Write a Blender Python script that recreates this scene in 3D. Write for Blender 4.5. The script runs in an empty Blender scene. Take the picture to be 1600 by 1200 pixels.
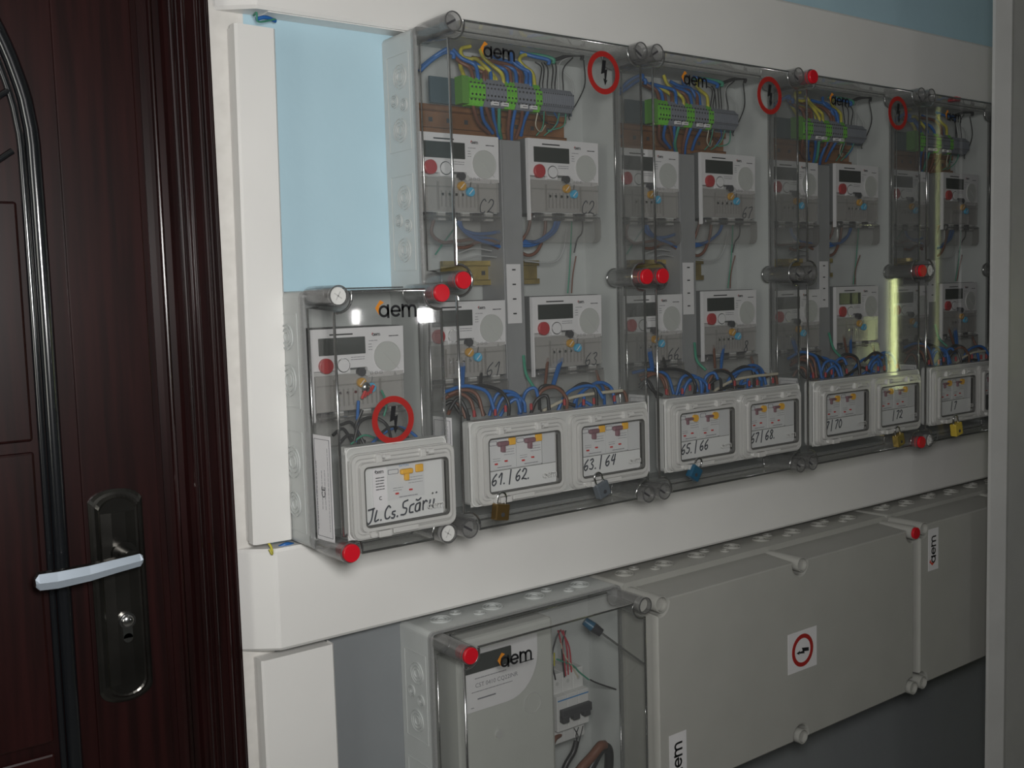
import bpy, bmesh, math, random
from mathutils import Vector, Matrix
sc = bpy.context.scene
COL = sc.collection
PI = math.pi

# ------------------------------------------------------------------ camera
def cam_axes(yaw, pitch, roll):
    cy, sy, cp, sp = math.cos(yaw), math.sin(yaw), math.cos(pitch), math.sin(pitch)
    f = Vector((sy*cp, cy*cp, -sp)); r = Vector((cy, -sy, 0)); u = r.cross(f)
    cr, sr = math.cos(roll), math.sin(roll)
    return cr*r + sr*u, -sr*r + cr*u, f
CP = Vector((-0.7597, -1.1212, 1.3841)); FPX = 1628.14
CR_, CU_, CF_ = cam_axes(.6421, .0873, -.0294)
cd = bpy.data.cameras.new('camera'); cam = bpy.data.objects.new('camera', cd); COL.objects.link(cam)
cd.sensor_width = 36; cd.lens = 36*FPX/1600; cd.clip_start = .02
m = Matrix((CR_, CU_, -CF_)).transposed().to_4x4(); m.translation = CP
cam.matrix_world = m; sc.camera = cam
def at(px, py, Y):
    d = CR_*((px-800)/FPX) + CU_*((600-py)/FPX) + CF_
    p = CP + d*((Y-CP.y)/d.y); return p

# ------------------------------------------------------------------ world, light, exposure
sc.view_settings.view_transform = 'Standard'; sc.view_settings.look = 'None'
sc.view_settings.exposure = 0; sc.view_settings.gamma = 1
sc.view_settings.use_curve_mapping = False
w = bpy.data.worlds.new('world'); sc.world = w; w.use_nodes = True
w.node_tree.nodes['Background'].inputs[0].default_value = (.7, .85, 1, 1)
w.node_tree.nodes['Background'].inputs[1].default_value = .05
sc.cycles.transparent_max_bounces = 40
sc.cycles.max_bounces = 7; sc.cycles.glossy_bounces = 3; sc.cycles.diffuse_bounces = 3
sc.cycles.sample_clamp_indirect = 4
def area(name, loc, target, size, power, color=(1, 1, 1), sy=None):
    l = bpy.data.lights.new(name, 'AREA'); l.energy = power; l.color = color
    l.shape = 'RECTANGLE'; l.size = size; l.size_y = sy or size
    o = bpy.data.objects.new(name, l); COL.objects.link(o); o.location = loc
    o.rotation_euler = (Vector(target)-Vector(loc)).to_track_quat('-Z', 'Y').to_euler(); return o
area('flash_light', (-.66, -1.08, 1.47), (.15, .148, 1.40), .20, 11.2, (1, .985, .965))
area('ambient_fill', (-2.4, -1.3, 2.0), (.2, 0, 1.3), .9, 2, (.93, .97, 1))  # soft fill added as the stairwell's ambient light, not a lamp

# ------------------------------------------------------------------ materials
MATS = {}
def nodes(name):
    m = bpy.data.materials.new(name); m.use_nodes = True; nt = m.node_tree
    return m, nt, nt.nodes['Principled BSDF']
def mat(name, col, rough=.5, metal=0, noise=0, nscale=60, spec=.5, coat=0, bump=0, bscale=300):
    if name in MATS: return MATS[name]
    m, nt, b = nodes(name); N = nt.nodes; L = nt.links
    b.inputs['Base Color'].default_value = (*col, 1); b.inputs['Roughness'].default_value = rough
    b.inputs['Metallic'].default_value = metal; b.inputs['Specular IOR Level'].default_value = spec
    b.inputs['Coat Weight'].default_value = coat; b.inputs['Coat Roughness'].default_value = .08
    tc = N.new('ShaderNodeTexCoord')
    if noise:
        t = N.new('ShaderNodeTexNoise'); t.inputs['Scale'].default_value = nscale; t.inputs['Detail'].default_value = 5
        L.new(tc.outputs['Object'], t.inputs['Vector'])
        r = N.new('ShaderNodeValToRGB')
        r.color_ramp.elements[0].position = .3; r.color_ramp.elements[1].position = .7
        r.color_ramp.elements[0].color = (*[c*(1-noise) for c in col], 1)
        r.color_ramp.elements[1].color = (*[min(1, c*(1+noise*.6)) for c in col], 1)
        L.new(t.outputs['Fac'], r.inputs[0]); L.new(r.outputs[0], b.inputs['Base Color'])
    if bump:
        t = N.new('ShaderNodeTexNoise'); t.inputs['Scale'].default_value = bscale
        L.new(tc.outputs['Object'], t.inputs['Vector'])
        bp = N.new('ShaderNodeBump'); bp.inputs['Strength'].default_value = bump; bp.inputs['Distance'].default_value = .002
        L.new(t.outputs['Fac'], bp.inputs['Height']); L.new(bp.outputs[0], b.inputs['Normal'])
    MATS[name] = m; return m
def clear(name, tint, rough=.04, base=.035, milk=0, milkcol=(.7, .7, .68), edge=.9):
    """clear plastic: tinted see-through, glossy more at grazing angles, optional milkiness"""
    if name in MATS: return MATS[name]
    m = bpy.data.materials.new(name); m.use_nodes = True; nt = m.node_tree; N = nt.nodes; L = nt.links
    for n in list(N): N.remove(n)
    out = N.new('ShaderNodeOutputMaterial'); tr = N.new('ShaderNodeBsdfTransparent'); gl = N.new('ShaderNodeBsdfGlossy')
    tr.inputs[0].default_value = (*tint, 1); gl.inputs['Roughness'].default_value = rough
    lw = N.new('ShaderNodeLayerWeight'); lw.inputs['Blend'].default_value = .5
    p = N.new('ShaderNodeMath'); p.operation = 'POWER'; p.inputs[1].default_value = 5
    ma = N.new('ShaderNodeMath'); ma.operation = 'MULTIPLY_ADD'; ma.inputs[1].default_value = edge; ma.inputs[2].default_value = base
    L.new(lw.outputs['Facing'], p.inputs[0]); L.new(p.outputs[0], ma.inputs[0])
    mx = N.new('ShaderNodeMixShader'); L.new(ma.outputs[0], mx.inputs[0])
    src = tr.outputs[0]
    if milk:
        df = N.new('ShaderNodeBsdfDiffuse'); df.inputs[0].default_value = (*milkcol, 1)
        m2 = N.new('ShaderNodeMixShader'); m2.inputs[0].default_value = milk
        L.new(tr.outputs[0], m2.inputs[1]); L.new(df.outputs[0], m2.inputs[2]); src = m2.outputs[0]
    L.new(src, mx.inputs[1]); L.new(gl.outputs[0], mx.inputs[2]); L.new(mx.outputs[0], out.inputs[0])
    MATS[name] = m; return m
def emit(name, col, s):
    m = bpy.data.materials.new(name); m.use_nodes = True; nt = m.node_tree
    for n in list(nt.nodes): nt.nodes.remove(n)
    o = nt.nodes.new('ShaderNodeOutputMaterial'); e = nt.nodes.new('ShaderNodeEmission')
    e.inputs[0].default_value = (*col, 1); e.inputs[1].default_value = s
    nt.links.new(e.outputs[0], o.inputs[0]); return m

GREY = mat('grey_polymer', (.50, .52, .51), .42, noise=.04, nscale=25)
GREYW = mat('grey_cover', (.41, .408, .38), .45, noise=.04, nscale=12)
DUCT = mat('white_pvc', (.80, .79, .765), .38, noise=.025, nscale=8)
CLEAR = clear('clear_lid', (.90, .905, .90), .03, .04, milk=.075, milkcol=(.47, .48, .475))
EDGE = clear('lid_edge', (.62, .62, .63), .18, .62, milk=.12, milkcol=(.4, .4, .4))
RIM = clear('smoked_edge', (.80, .80, .80), .06, .08, milk=.35, milkcol=(.55, .56, .55))
TUBE = clear('tube_wall', (.84, .84, .845), .05, .05, milk=.10, milkcol=(.5, .5, .48))
FROST = clear('frosted_frame', (.82, .82, .81), .12, .08, milk=.52, milkcol=(.86, .855, .83))
PANE = clear('flap_pane', (.95, .95, .95), .05, .04, milk=.05, milkcol=(.7, .7, .68))
SKIRT = clear('meter_skirt', (.86, .85, .84), .08, .07, milk=.14, milkcol=(.60, .59, .57))
RED = mat('red_cap', (.60, .008, .02), .35, coat=.2)
REDP = mat('red_print', (.50, .015, .015), .5)
BLACK = mat('black_print', (.012, .012, .014), .5)
INK = mat('marker_ink', (.03, .035, .05), .6)
WHITE = mat('white_label', (.72, .71, .72), .6, noise=.03, nscale=40)
MFACE = mat('meter_face_white', (.70, .69, .70), .4, noise=.02, nscale=30)
MBODY = mat('meter_body_grey', (.48, .48, .47), .5)
MSIDE = mat('meter_case_shade', (.13, .135, .135), .5)  # shade on the sides of the meter case, put into the colour
MDARK = mat('dark_terminal', (.05, .05, .055), .5)
LCD = mat('dark_lcd', (.035, .04, .036), .15)
DIAL = mat('dial_grey', (.48, .49, .47), .35)
ORANGE = mat('amber_plastic', (.75, .40, .03), .4)
LOGO = mat('orange_logo', (.62, .22, .02), .5)
BLUEP = mat('blue_print', (.05, .22, .50), .5)
SBLUE = mat('seal_blue', (.08, .38, .60), .3)
SORG = mat('seal_orange', (.50, .27, .04), .3)
PLUM = mat('plum_lever', (.20, .10, .12), .45)
CHROME = mat('bright_steel', (.6, .6, .6), .2, metal=1)
BRASS = mat('zinc_brass', (.52, .40, .14), .3, metal=.8, noise=.3, nscale=40)
RAIL = mat('copper_rail', (.30, .14, .06), .4, metal=.3, noise=.35, nscale=30)
STRIP = mat('trunking_grey', (.26, .265, .27), .5, noise=.05)
TGREY = mat('terminal_grey', (.20, .215, .25), .5)
TGREEN = mat('terminal_green', (.16, .52, .05), .45, noise=.25, nscale=90)
SLATE = mat('slate_plastic', (.06, .09, .11), .5)
WB = mat('wire_blue', (.018, .12, .38), .4)
WR = mat('wire_brown', (.16, .065, .04), .45)
WK = mat('wire_black', (.02, .02, .022), .4)
WY = mat('wire_yellow', (.50, .45, .05), .45, noise=.6, nscale=45)
WG = mat('wire_green', (.05, .26, .17), .45)
WW = mat('wire_grey', (.42, .43, .43), .5)
WC = mat('wire_cream', (.5, .46, .36), .5)
WRED = mat('wire_red', (.42, .04, .06), .45)

# ------------------------------------------------------------------ mesh builder
class MB:
    def __init__(s): s.v = []; s.f = []; s.m = []; s.sm = []; s.mats = []
    def mi(s, mt):
        if mt not in s.mats: s.mats.append(mt)
        return s.mats.index(mt)
    def add(s, vs, fs, mt, smooth=False, M=None):
        o = len(s.v); i = s.mi(mt)
        for v in vs:
            v = Vector(v); s.v.append(tuple(M @ v) if M else tuple(v))
        for f in fs: s.f.append([o+k for k in f]); s.m.append(i); s.sm.append(smooth)
        return s
    def box(s, x0, x1, y0, y1, z0, z1, mt, b=0):
        if b <= 0:
            vs = [(x, y, z) for x in (x0, x1) for y in (y0, y1) for z in (z0, z1)]
            return s.add(vs, [(0,1,3,2),(4,6,7,5),(0,4,5,1),(2,3,7,6),(0,2,6,4),(1,5,7,3)], mt)
        bm = bmesh.new(); bmesh.ops.create_cube(bm, size=1)
        bmesh.ops.scale(bm, vec=(abs(x1-x0), abs(y1-y0), abs(z1-z0)), verts=bm.verts)
        bmesh.ops.bevel(bm, geom=bm.edges[:], offset=b, segments=2, profile=.5, affect='EDGES')
        bmesh.ops.translate(bm, vec=((x0+x1)/2, (y0+y1)/2, (z0+z1)/2), verts=bm.verts)
        bm.verts.index_update()
        vs = [v.co[:] for v in bm.verts]; fs = [[v.index for v in f.verts] for f in bm.faces]; bm.free()
        return s.add(vs, fs, mt)
    def prism(s, poly, y0, y1, mt, cap0=True, cap1=True, M=None, smooth=False):
        """poly in (x, z); extruded along y from y0 (front) to y1"""
        n = len(poly); vs = [(x, y0, z) for x, z in poly] + [(x, y1, z) for x, z in poly]
        fs = [(i, (i+1) % n, n+(i+1) % n, n+i) for i in range(n)]
        s.add(vs, fs, mt, smooth, M)
        if cap0: s.add(vs[:n], [list(range(n))], mt, False, M)
        if cap1: s.add(vs[n:], [list(range(n))[::-1]], mt, False, M)
        return s
    def shell(s, rings, mt, cap=True, smooth=True, M=None):
        """rings: list of (poly, y), front first; closes the first with a face"""
        n = len(rings[0][0]); vs = [(x, y, z) for p, y in rings for x, z in p]; fs = []
        for k in range(len(rings)-1):
            for i in range(n): fs.append((k*n+i, k*n+(i+1) % n, (k+1)*n+(i+1) % n, (k+1)*n+i))
        s.add(vs, fs, mt, smooth, M)
        if cap: s.add(vs[:n], [list(range(n))], mt, False, M)
        return s
    def ring(s, outer, inner, y0, y1, mt, M=None):
        n = len(outer)
        vs = [(x, y0, z) for x, z in outer]+[(x, y0, z) for x, z in inner]+[(x, y1, z) for x, z in outer]+[(x, y1, z) for x, z in inner]
        fs = []
        for i in range(n):
            j = (i+1) % n
            fs += [(i, j, n+j, n+i), (2*n+i, 2*n+j, j, i), (n+i, n+j, 3*n+j, 3*n+i), (2*n+i, 3*n+i, 3*n+j, 2*n+j)]
        return s.add(vs, fs, mt, False, M)
    def cyl(s, p0, p1, r0, mt, r1=None, n=20, caps=True, smooth=True):
        p0 = Vector(p0); p1 = Vector(p1); r1 = r0 if r1 is None else r1
        d = (p1-p0).normalized(); a = d.orthogonal().normalized(); b = d.cross(a)
        vs = []
        for p, r in ((p0, r0), (p1, r1)):
            for i in range(n):
                t = 2*PI*i/n; vs.append(p+a*math.cos(t)*r+b*math.sin(t)*r)
        s.add(vs, [(i, (i+1) % n, n+(i+1) % n, n+i) for i in range(n)], mt, smooth)
        if caps: s.add(vs[:n], [list(range(n))[::-1]], mt); s.add(vs[n:], [list(range(n))], mt)
        return s
    def sphere(s, c, r, mt, n=14, sc_=(1, 1, 1)):
        vs = []; fs = []
        for i in range(n//2+1):
            th = PI*i/(n//2)
            for j in range(n):
                ph = 2*PI*j/n
                vs.append((c[0]+r*sc_[0]*math.sin(th)*math.cos(ph), c[1]+r*sc_[1]*math.sin(th)*math.sin(ph), c[2]+r*sc_[2]*math.cos(th)))
        for i in range(n//2):
            for j in range(n): fs.append((i*n+j, i*n+(j+1) % n, (i+1)*n+(j+1) % n, (i+1)*n+j))
        return s.add(vs, fs, mt, True)
    def tube(s, pts, r, mt, n=8, sub=5):
        P = [Vector(p) for p in pts]
        if len(P) > 2 and sub > 1:
            Q = []
            E = [P[0]*2-P[1]] + P + [P[-1]*2-P[-2]]
            for i in range(1, len(E)-2):
                a, b, c, d = E[i-1:i+3]
                for k in range(sub):
                    t = k/sub; t2 = t*t; t3 = t2*t
                    Q.append(.5*((2*b)+(c-a)*t+(2*a-5*b+4*c-d)*t2+(3*b-a-3*c+d)*t3))
            P = Q+[P[-1]]
        vs = []; nr = None
        for i, p in enumerate(P):
            d = (P[min(i+1, len(P)-1)]-P[max(i-1, 0)])
            if d.length < 1e-9: d = Vector((0, 0, 1))
            d.normalize()
            if nr is None: nr = d.orthogonal().normalized()
            nr = (nr-d*nr.dot(d)); nr = nr.normalized() if nr.length > 1e-6 else d.orthogonal().normalized()
            b = d.cross(nr)
            for k in range(n):
                t = 2*PI*k/n; vs.append(p+nr*math.cos(t)*r+b*math.sin(t)*r)
        fs = [(i*n+k, i*n+(k+1) % n, (i+1)*n+(k+1) % n, (i+1)*n+k) for i in range(len(P)-1) for k in range(n)]
        s.add(vs, fs, mt, True)
        L = len(vs); s.add(vs[:n], [list(range(n))[::-1]], mt); s.add(vs[L-n:], [list(range(n))], mt)
        return s
    def stroke(s, pts, wd, mt, M, sub=4, th=.0003, y=0):
        """flat marker or print stroke in the (x, z) sheet of matrix M"""
        P = [Vector((p[0], 0, p[1])) for p in pts]
        if len(P) > 2 and sub > 1:
            Q = []; E = [P[0]*2-P[1]]+P+[P[-1]*2-P[-2]]
            for i in range(1, len(E)-2):
                a, b, c, d = E[i-1:i+3]
                for k in range(sub):
                    t = k/sub; t2 = t*t; t3 = t2*t
                    Q.append(.5*((2*b)+(c-a)*t+(2*a-5*b+4*c-d)*t2+(3*b-a-3*c+d)*t3))
            P = Q+[P[-1]]
        vs = []
        for i, p in enumerate(P):
            d = P[min(i+1, len(P)-1)]-P[max(i-1, 0)]
            if d.length < 1e-9: d = Vector((1, 0, 0))
            d.normalize(); nn = Vector((-d.z, 0, d.x))*wd/2
            q = p.copy()
            if i == 0: q = p-d*wd*.3
            if i == len(P)-1: q = p+d*wd*.3
            for yy in (y-th, y): vs += [q+nn+Vector((0, yy, 0)), q-nn+Vector((0, yy, 0))]
        fs = []
        for i in range(len(P)-1):
            a = i*4; b = a+4
            fs += [(a, a+1, b+1, b), (a+2, b+2, b+3, a+3), (a, b, b+2, a+2), (a+1, a+3, b+3, b+1)]
        e = (len(P)-1)*4; fs += [(0, 2, 3, 1), (e, e+1, e+3, e+2)]
        return s.add(vs, fs, mt, False, M)
    def build(s, name, parent=None, label=None, kind=None, **kw):
        me = bpy.data.meshes.new(name); me.from_pydata(s.v, [], s.f)
        for mt in s.mats: me.materials.append(mt)
        me.polygons.foreach_set('material_index', s.m); me.polygons.foreach_set('use_smooth', s.sm)
        me.update()
        o = bpy.data.objects.new(name, me); COL.objects.link(o)
        if parent: o.parent = parent
        if label: o['label'] = label
        if kind: o['kind'] = kind
        for k, v in kw.items(): o[k] = v
        return o
def thing(name, label, cat, loc=(0, 0, 0), group=None):
    o = bpy.data.objects.new(name, None); COL.objects.link(o); o.location = loc; o.empty_display_size = .05
    o['label'] = label; o['category'] = cat
    if group: o['group'] = group
    return o
def copy_tree(o, parent=None):
    c = o.copy(); COL.objects.link(c)
    if parent: c.parent = parent
    for ch in list(o.children):
        if not ch.name.startswith('handwriting'): copy_tree(ch, c)
    return c
def rr(x0, x1, z0, z1, r, n=5):
    p = []
    for cx, cz, a in ((x1-r, z1-r, 0), (x0+r, z1-r, 90), (x0+r, z0+r, 180), (x1-r, z0+r, 270)):
        for k in range(n+1):
            t = math.radians(a+90*k/n); p.append((cx+r*math.cos(t), cz+r*math.sin(t)))
    return p
def circ(cx, cz, r, n=28): return [(cx+r*math.cos(2*PI*i/n), cz+r*math.sin(2*PI*i/n)) for i in range(n)]
def sheet(x, y, z, ang=0, s=1):      # (x, z) drawing sheet facing -y
    return Matrix.Translation((x, y, z)) @ Matrix.Rotation(ang, 4, 'Y') @ Matrix.Scale(s, 4)
def arc(cx, cz, r, a0, a1, n=10, rz=None):
    rz = rz or r
    return [(cx+r*math.cos(math.radians(a0+(a1-a0)*k/n)), cz+rz*math.sin(math.radians(a0+(a1-a0)*k/n))) for k in range(n+1)]

# --- printed mark "aem" with its orange lozenge, x-height = 1 unit
def brand(mb, M, ink=BLACK, logo=LOGO, y=0, th=.02, wdt=.2):
    mb.stroke(arc(.5, .5, .4, 0, 360, 18), wdt, ink, M, 1, th, y); mb.stroke([(.9, 1), (.9, 0)], wdt, ink, M, 1, th, y)
    x = 1.12
    mb.stroke(arc(x+.5, .5, .4, 0, 318, 16), wdt, ink, M, 1, th, y); mb.stroke([(x+.1, .5), (x+.9, .5)], wdt*.9, ink, M, 1, th, y)
    x = 2.28
    mb.stroke([(x, 0), (x, 1)], wdt, ink, M, 1, th, y)
    for k in (0, 1):
        mb.stroke([(x+.62*k, .55)]+arc(x+.31+.62*k, .6, .31, 180, 0, 8)+[(x+.62+.62*k, 0)], wdt, ink, M, 1, th, y)
    if logo:
        mb.prism([(-.30, .78), (.18, 1.42), (.55, 1.22), (.10, .95), (.02, .5), (.06, .2)], y-th*.5, y+th*.3, logo, M=M)
GLY = {
 '0': [[(.28, 1), (.05, .7), (.05, .3), (.25, 0), (.5, .3), (.5, .7), (.28, 1)]],
 '1': [[(.02, .66), (.34, 1), (.26, 0)]],
 '2': [[(.02, .75), (.2, 1), (.45, .85), (.38, .5), (.0, .05), (.12, .12), (.55, .0)]],
 '3': [[(.05, .9), (.3, 1), (.42, .8), (.2, .55), (.45, .3), (.3, .02), (.0, .1)]],
 '4': [[(.25, 1), (.05, .45), (.5, .5)], [(.5, 1), (.35, 0)]],
 '5': [[(.55, 1), (.15, .95), (.1, .6), (.4, .55), (.45, .25), (.2, 0), (.0, .1)]],
 '6': [[(.45, 1), (.12, .65), (.03, .25), (.22, 0), (.45, .2), (.38, .45), (.08, .35)]],
 '7': [[(.02, .95), (.5, 1), (.3, .5), (.15, 0)]],
 '8': [[(.3, .52), (.08, .8), (.28, 1), (.48, .8), (.3, .52), (.06, .2), (.25, 0), (.48, .2), (.3, .52)]],
 'C': [[(.5, .85), (.3, 1), (.05, .6), (.1, .1), (.35, 0), (.5, .12)]],
 '|': [[(.12, 1.15), (.05, -.15)]], '.': [[(.0, .0), (.06, .04)]], ' ': [],
 'J': [[(-.05, 1), (.5, 1.05)], [(.4, 1.05), (.3, .2), (.05, -.1), (-.1, .05)]],
 'L': [[(.2, 1), (.05, .05), (.45, .1)]],
 's': [[(.38, .52), (.12, .5), (.12, .3), (.35, .2), (.25, -.05), (.02, .0)]],
 'S': [[(.5, 1), (.15, .9), (.15, .55), (.45, .4), (.35, .05), (.0, .05)]],
 'c': [[(.38, .6), (.1, .5), (.08, .1), (.35, .05)]],
 'a': [[(.4, .6), (.1, .5), (.08, .1), (.35, .1), (.42, .6), (.42, .05)], [(.08, .85), (.25, .78), (.45, .9)]],
 'r': [[(.1, .65), (.12, .05)], [(.12, .45), (.3, .65), (.42, .55)]],
 'i': [[(.15, .6), (.1, .05)], [(.28, 1.0), (.32, 1.03)]],
}
def hand(mb, text, M, h, wd=.0016, gap=.72, slant=.18, mt=INK, y=0):
    x = 0
    for ch in text:
        for st in GLY.get(ch, []):
            mb.stroke([((x+px+slant*pz)*h, pz*h) for px, pz in st], wd, mt, M, 4, .0003, y)
        x += {'.': .35, ' ': .25, '|': .5, 'i': .42, '1': .62}.get(ch, gap)
def bolt(mb, M, s, y=0, mt=BLACK):
    """lightning arrow, s = overall height"""
    P = [(-.05, .5), (.14, .5), (.08, .12), (.20, .16), (.12, -.3), (.20, -.26), (.07, -.5), (-.02, -.22), (.05, -.26), (.04, .0), (-.14, -.06)]
    mb.prism([(a*s, b*s) for a, b in P], y-.0004, y, mt, M=M)
def lines(mb, M, x0, x1, z0, n, dz, mt, rng, h=.0009, y=0):
    """rows of print too small to read"""
    for k in range(n):
        x = x0
        while x < x1-.001:
            l = rng.uniform(.0015, .006); e = min(x+l, x1)
            mb.stroke([(x, z0-k*dz), (e, z0-k*dz)], h, mt, M, 1, .0002, y); x = e+.0012
_txt = {}
def text_mesh(mb, s, size, M, mt):
    if s not in _txt:
        cu = bpy.data.curves.new('t', 'FONT'); cu.body = s; cu.size = 1; cu.resolution_u = 3
        o = bpy.data.objects.new('t', cu); COL.objects.link(o)
        dg = bpy.context.evaluated_depsgraph_get(); dg.update()
        me = o.evaluated_get(dg).to_mesh()
        _txt[s] = ([v.co[:] for v in me.vertices], [list(p.vertices) for p in me.polygons])
        o.evaluated_get(dg).to_mesh_clear(); bpy.data.objects.remove(o); bpy.data.curves.remove(cu)
    vs, fs = _txt[s]
    mb.add([(x*size, 0, y*size) for x, y, z in vs], fs, mt, False, M)

# ================================================================== SETTING
def wall_material():
    m, nt, b = nodes('painted_wall'); N = nt.nodes; L = nt.links
    tc = N.new('ShaderNodeTexCoord'); sp = N.new('ShaderNodeSeparateXYZ'); L.new(tc.outputs['Object'], sp.inputs[0])
    ns = N.new('ShaderNodeTexNoise'); ns.inputs['Scale'].default_value = 9; ns.inputs['Detail'].default_value = 6
    L.new(tc.outputs['Object'], ns.inputs['Vector'])
    def step(sock, thr, jitter=0):
        g = N.new('ShaderNodeMath'); g.operation = 'GREATER_THAN'; g.inputs[1].default_value = thr; L.new(sock, g.inputs[0]); return g.outputs[0]
    def mix(f, a, c):
        x = N.new('ShaderNodeMix'); x.data_type = 'RGBA'; L.new(f, x.inputs[0])
        for k, q in ((6, a), (7, c)):
            if isinstance(q, tuple): x.inputs[k].default_value = (*q, 1)
            else: L.new(q, x.inputs[k])
        return x.outputs[2]
    upper = mix(ns.outputs['Fac'], (.43, .62, .71), (.50, .69, .78))
    lower = mix(ns.outputs['Fac'], (.225, .24, .25), (.25, .265, .275))
    c = mix(step(sp.outputs['Z'], 1.0), lower, upper)
    n2 = N.new('ShaderNodeTexNoise'); n2.inputs['Scale'].default_value = 55; L.new(tc.outputs['Object'], n2.inputs['Vector'])
    plaster = mix(n2.outputs['Fac'], (.66, .64, .60), (.84, .82, .78))
    c = mix(step(sp.outputs['X'], -.215), plaster, c)
    L.new(c, b.inputs['Base Color']); b.inputs['Roughness'].default_value = .5
    bp = N.new('ShaderNodeBump'); bp.inputs['Strength'].default_value = .25; bp.inputs['Distance'].default_value = .002
    L.new(n2.outputs['Fac'], bp.inputs['Height']); L.new(bp.outputs[0], b.inputs['Normal'])
    return m
WALL = wall_material()
PLAIN = mat('plain_wall', (.22, .24, .25), .7, noise=.05, nscale=6)
def struct(name, mb): return mb.build(name, kind='structure')
YW = .148
struct('wall_back', MB().box(-.3, 5.0, YW, YW+.15, 0, 2.8, WALL))
mb = MB().box(-2.6, -1.32, YW, YW+.15, 0, 2.8, WALL); mb.box(-1.32, -.3, YW, YW+.15, 2.15, 2.8, WALL)
struct('wall_back_door_side', mb).name = 'wall_door_side'
struct('floor', MB().box(-2.6, 5.0, -3.6, .3, -.05, 0, mat('terrazzo', (.28, .27, .25), .4, noise=.3, nscale=120)))
struct('ceiling', MB().box(-2.6, 5.0, -3.6, .3, 2.8, 2.85, mat('ceiling_paint', (.6, .6, .58), .8, noise=.04)))
def holed_wall(name, axis, c, t, span, holes, mt):
    """wall with rectangular openings (a0, a1, z0, z1) along its span"""
    mb = MB(); cuts = sorted(holes); a = span[0]
    def put(a0, a1, z0, z1):
        if a1-a0 < 1e-4 or z1-z0 < 1e-4: return
        if axis == 'x': mb.box(a0, a1, c-t, c, z0, z1, mt)
        else: mb.box(c, c+t, a0, a1, z0, z1, mt)
    for h in cuts:
        put(a, h[0], 0, 2.8); put(h[0], h[1], 0, h[2]); put(h[0], h[1], h[3], 2.8); a = h[1]
    put(a, span[1], 0, 2.8); struct(name, mb)
HL = [(-1.50, -.80, .95, 2.15)]
HF = [(1.76, 1.85, 1.25, 1.32), (2.15, 2.30, 1.24, 1.315)]  # openings for the added glow slots
HR = [(-2.68, -2.59, .72, 1.40), (-2.355, -2.315, .87, 2.4)]
holed_wall('wall_front', 'x', -3.6, .1, (-2.6, 5.0), HF, PLAIN)
holed_wall('wall_left', 'y', -2.7, .1, (-3.6, .3), HL, PLAIN)
holed_wall('wall_far', 'y', 5.0, .1, (-3.6, .3), HR, PLAIN)
DAY = emit('daylight_pane', (1, .99, .90), 3.4); SLOT_GLOW = emit('added_slot_glow', (1, 1, 1), 60)
GRN = emit('garden_light', (.90, 1.0, .45), 15)
FR = mat('window_frame_white', (.7, .7, .68), .4)
n = 1
for (a0, a1, z0, z1) in HF:  # added glow slots, not real windows: they set bright spots on the small lid
    o = MB().box(a0, a1, -3.66, -3.65, z0, z1, SLOT_GLOW).build('window_%d' % n, kind='structure')
    fr = MB(); e = .012
    fr.box(a0, a0+e, -3.65, -3.6, z0, z1, FR).box(a1-e, a1, -3.65, -3.6, z0, z1, FR)
    fr.build('window_frame', o); n += 1
for (a0, a1, z0, z1) in HL:
    o = MB().box(-2.67, -2.66, a0, a1, z0, z1, DAY).build('window_%d' % n, kind='structure')
    fr = MB(); fr.box(-2.66, -2.6, a0, a0+.03, z0, z1, FR).box(-2.66, -2.6, a1-.03, a1, z0, z1, FR).box(-2.66, -2.6, a0+.03, a1-.03, z0, z0+.03, FR).box(-2.66, -2.6, a0+.03, a1-.03, z1-.03, z1, FR)
    fr.build('window_frame', o); n += 1
for (a0, a1, z0, z1) in HR:
    o = MB().box(5.05, 5.06, a0, a1, z0, z1, GRN).build('window_%d' % n, kind='structure')
    fr = MB(); fr.box(5.0, 5.05, a0, a0+.008, z0, z1, FR).box(5.0, 5.05, a1-.008, a1, z0, z1, FR)
    fr.build('window_frame', o); n += 1
# grey painted door frame close on the right, cutting off the row of cabinets
pj = at(1545, 600, -.03); pk = at(1573, 600, -.05)
JM = mat('grey_gloss_paint', (.50, .50, .49), .28, noise=.05, nscale=14, bump=.25, bscale=35)
prof = [(pj.x+.0, -.03), (pj.x, -.036), (pk.x-.006, -.0505), (pk.x-.002, -.053), (pk.x+.003, -.053), (pk.x+.01, -.050), (pk.x+.30, -.050), (pk.x+.30, -.03)]
mb = MB(); vs = [(x, y, 0) for x, y in prof]+[(x, y, 2.8) for x, y in prof]; k = len(prof)
mb.add(vs, [(i, (i+1) % k, k+(i+1) % k, k+i) for i in range(k)]+[list(range(k))[::-1], list(range(k, 2*k))], JM)
mb.build('trim_1', kind='structure')

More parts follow.
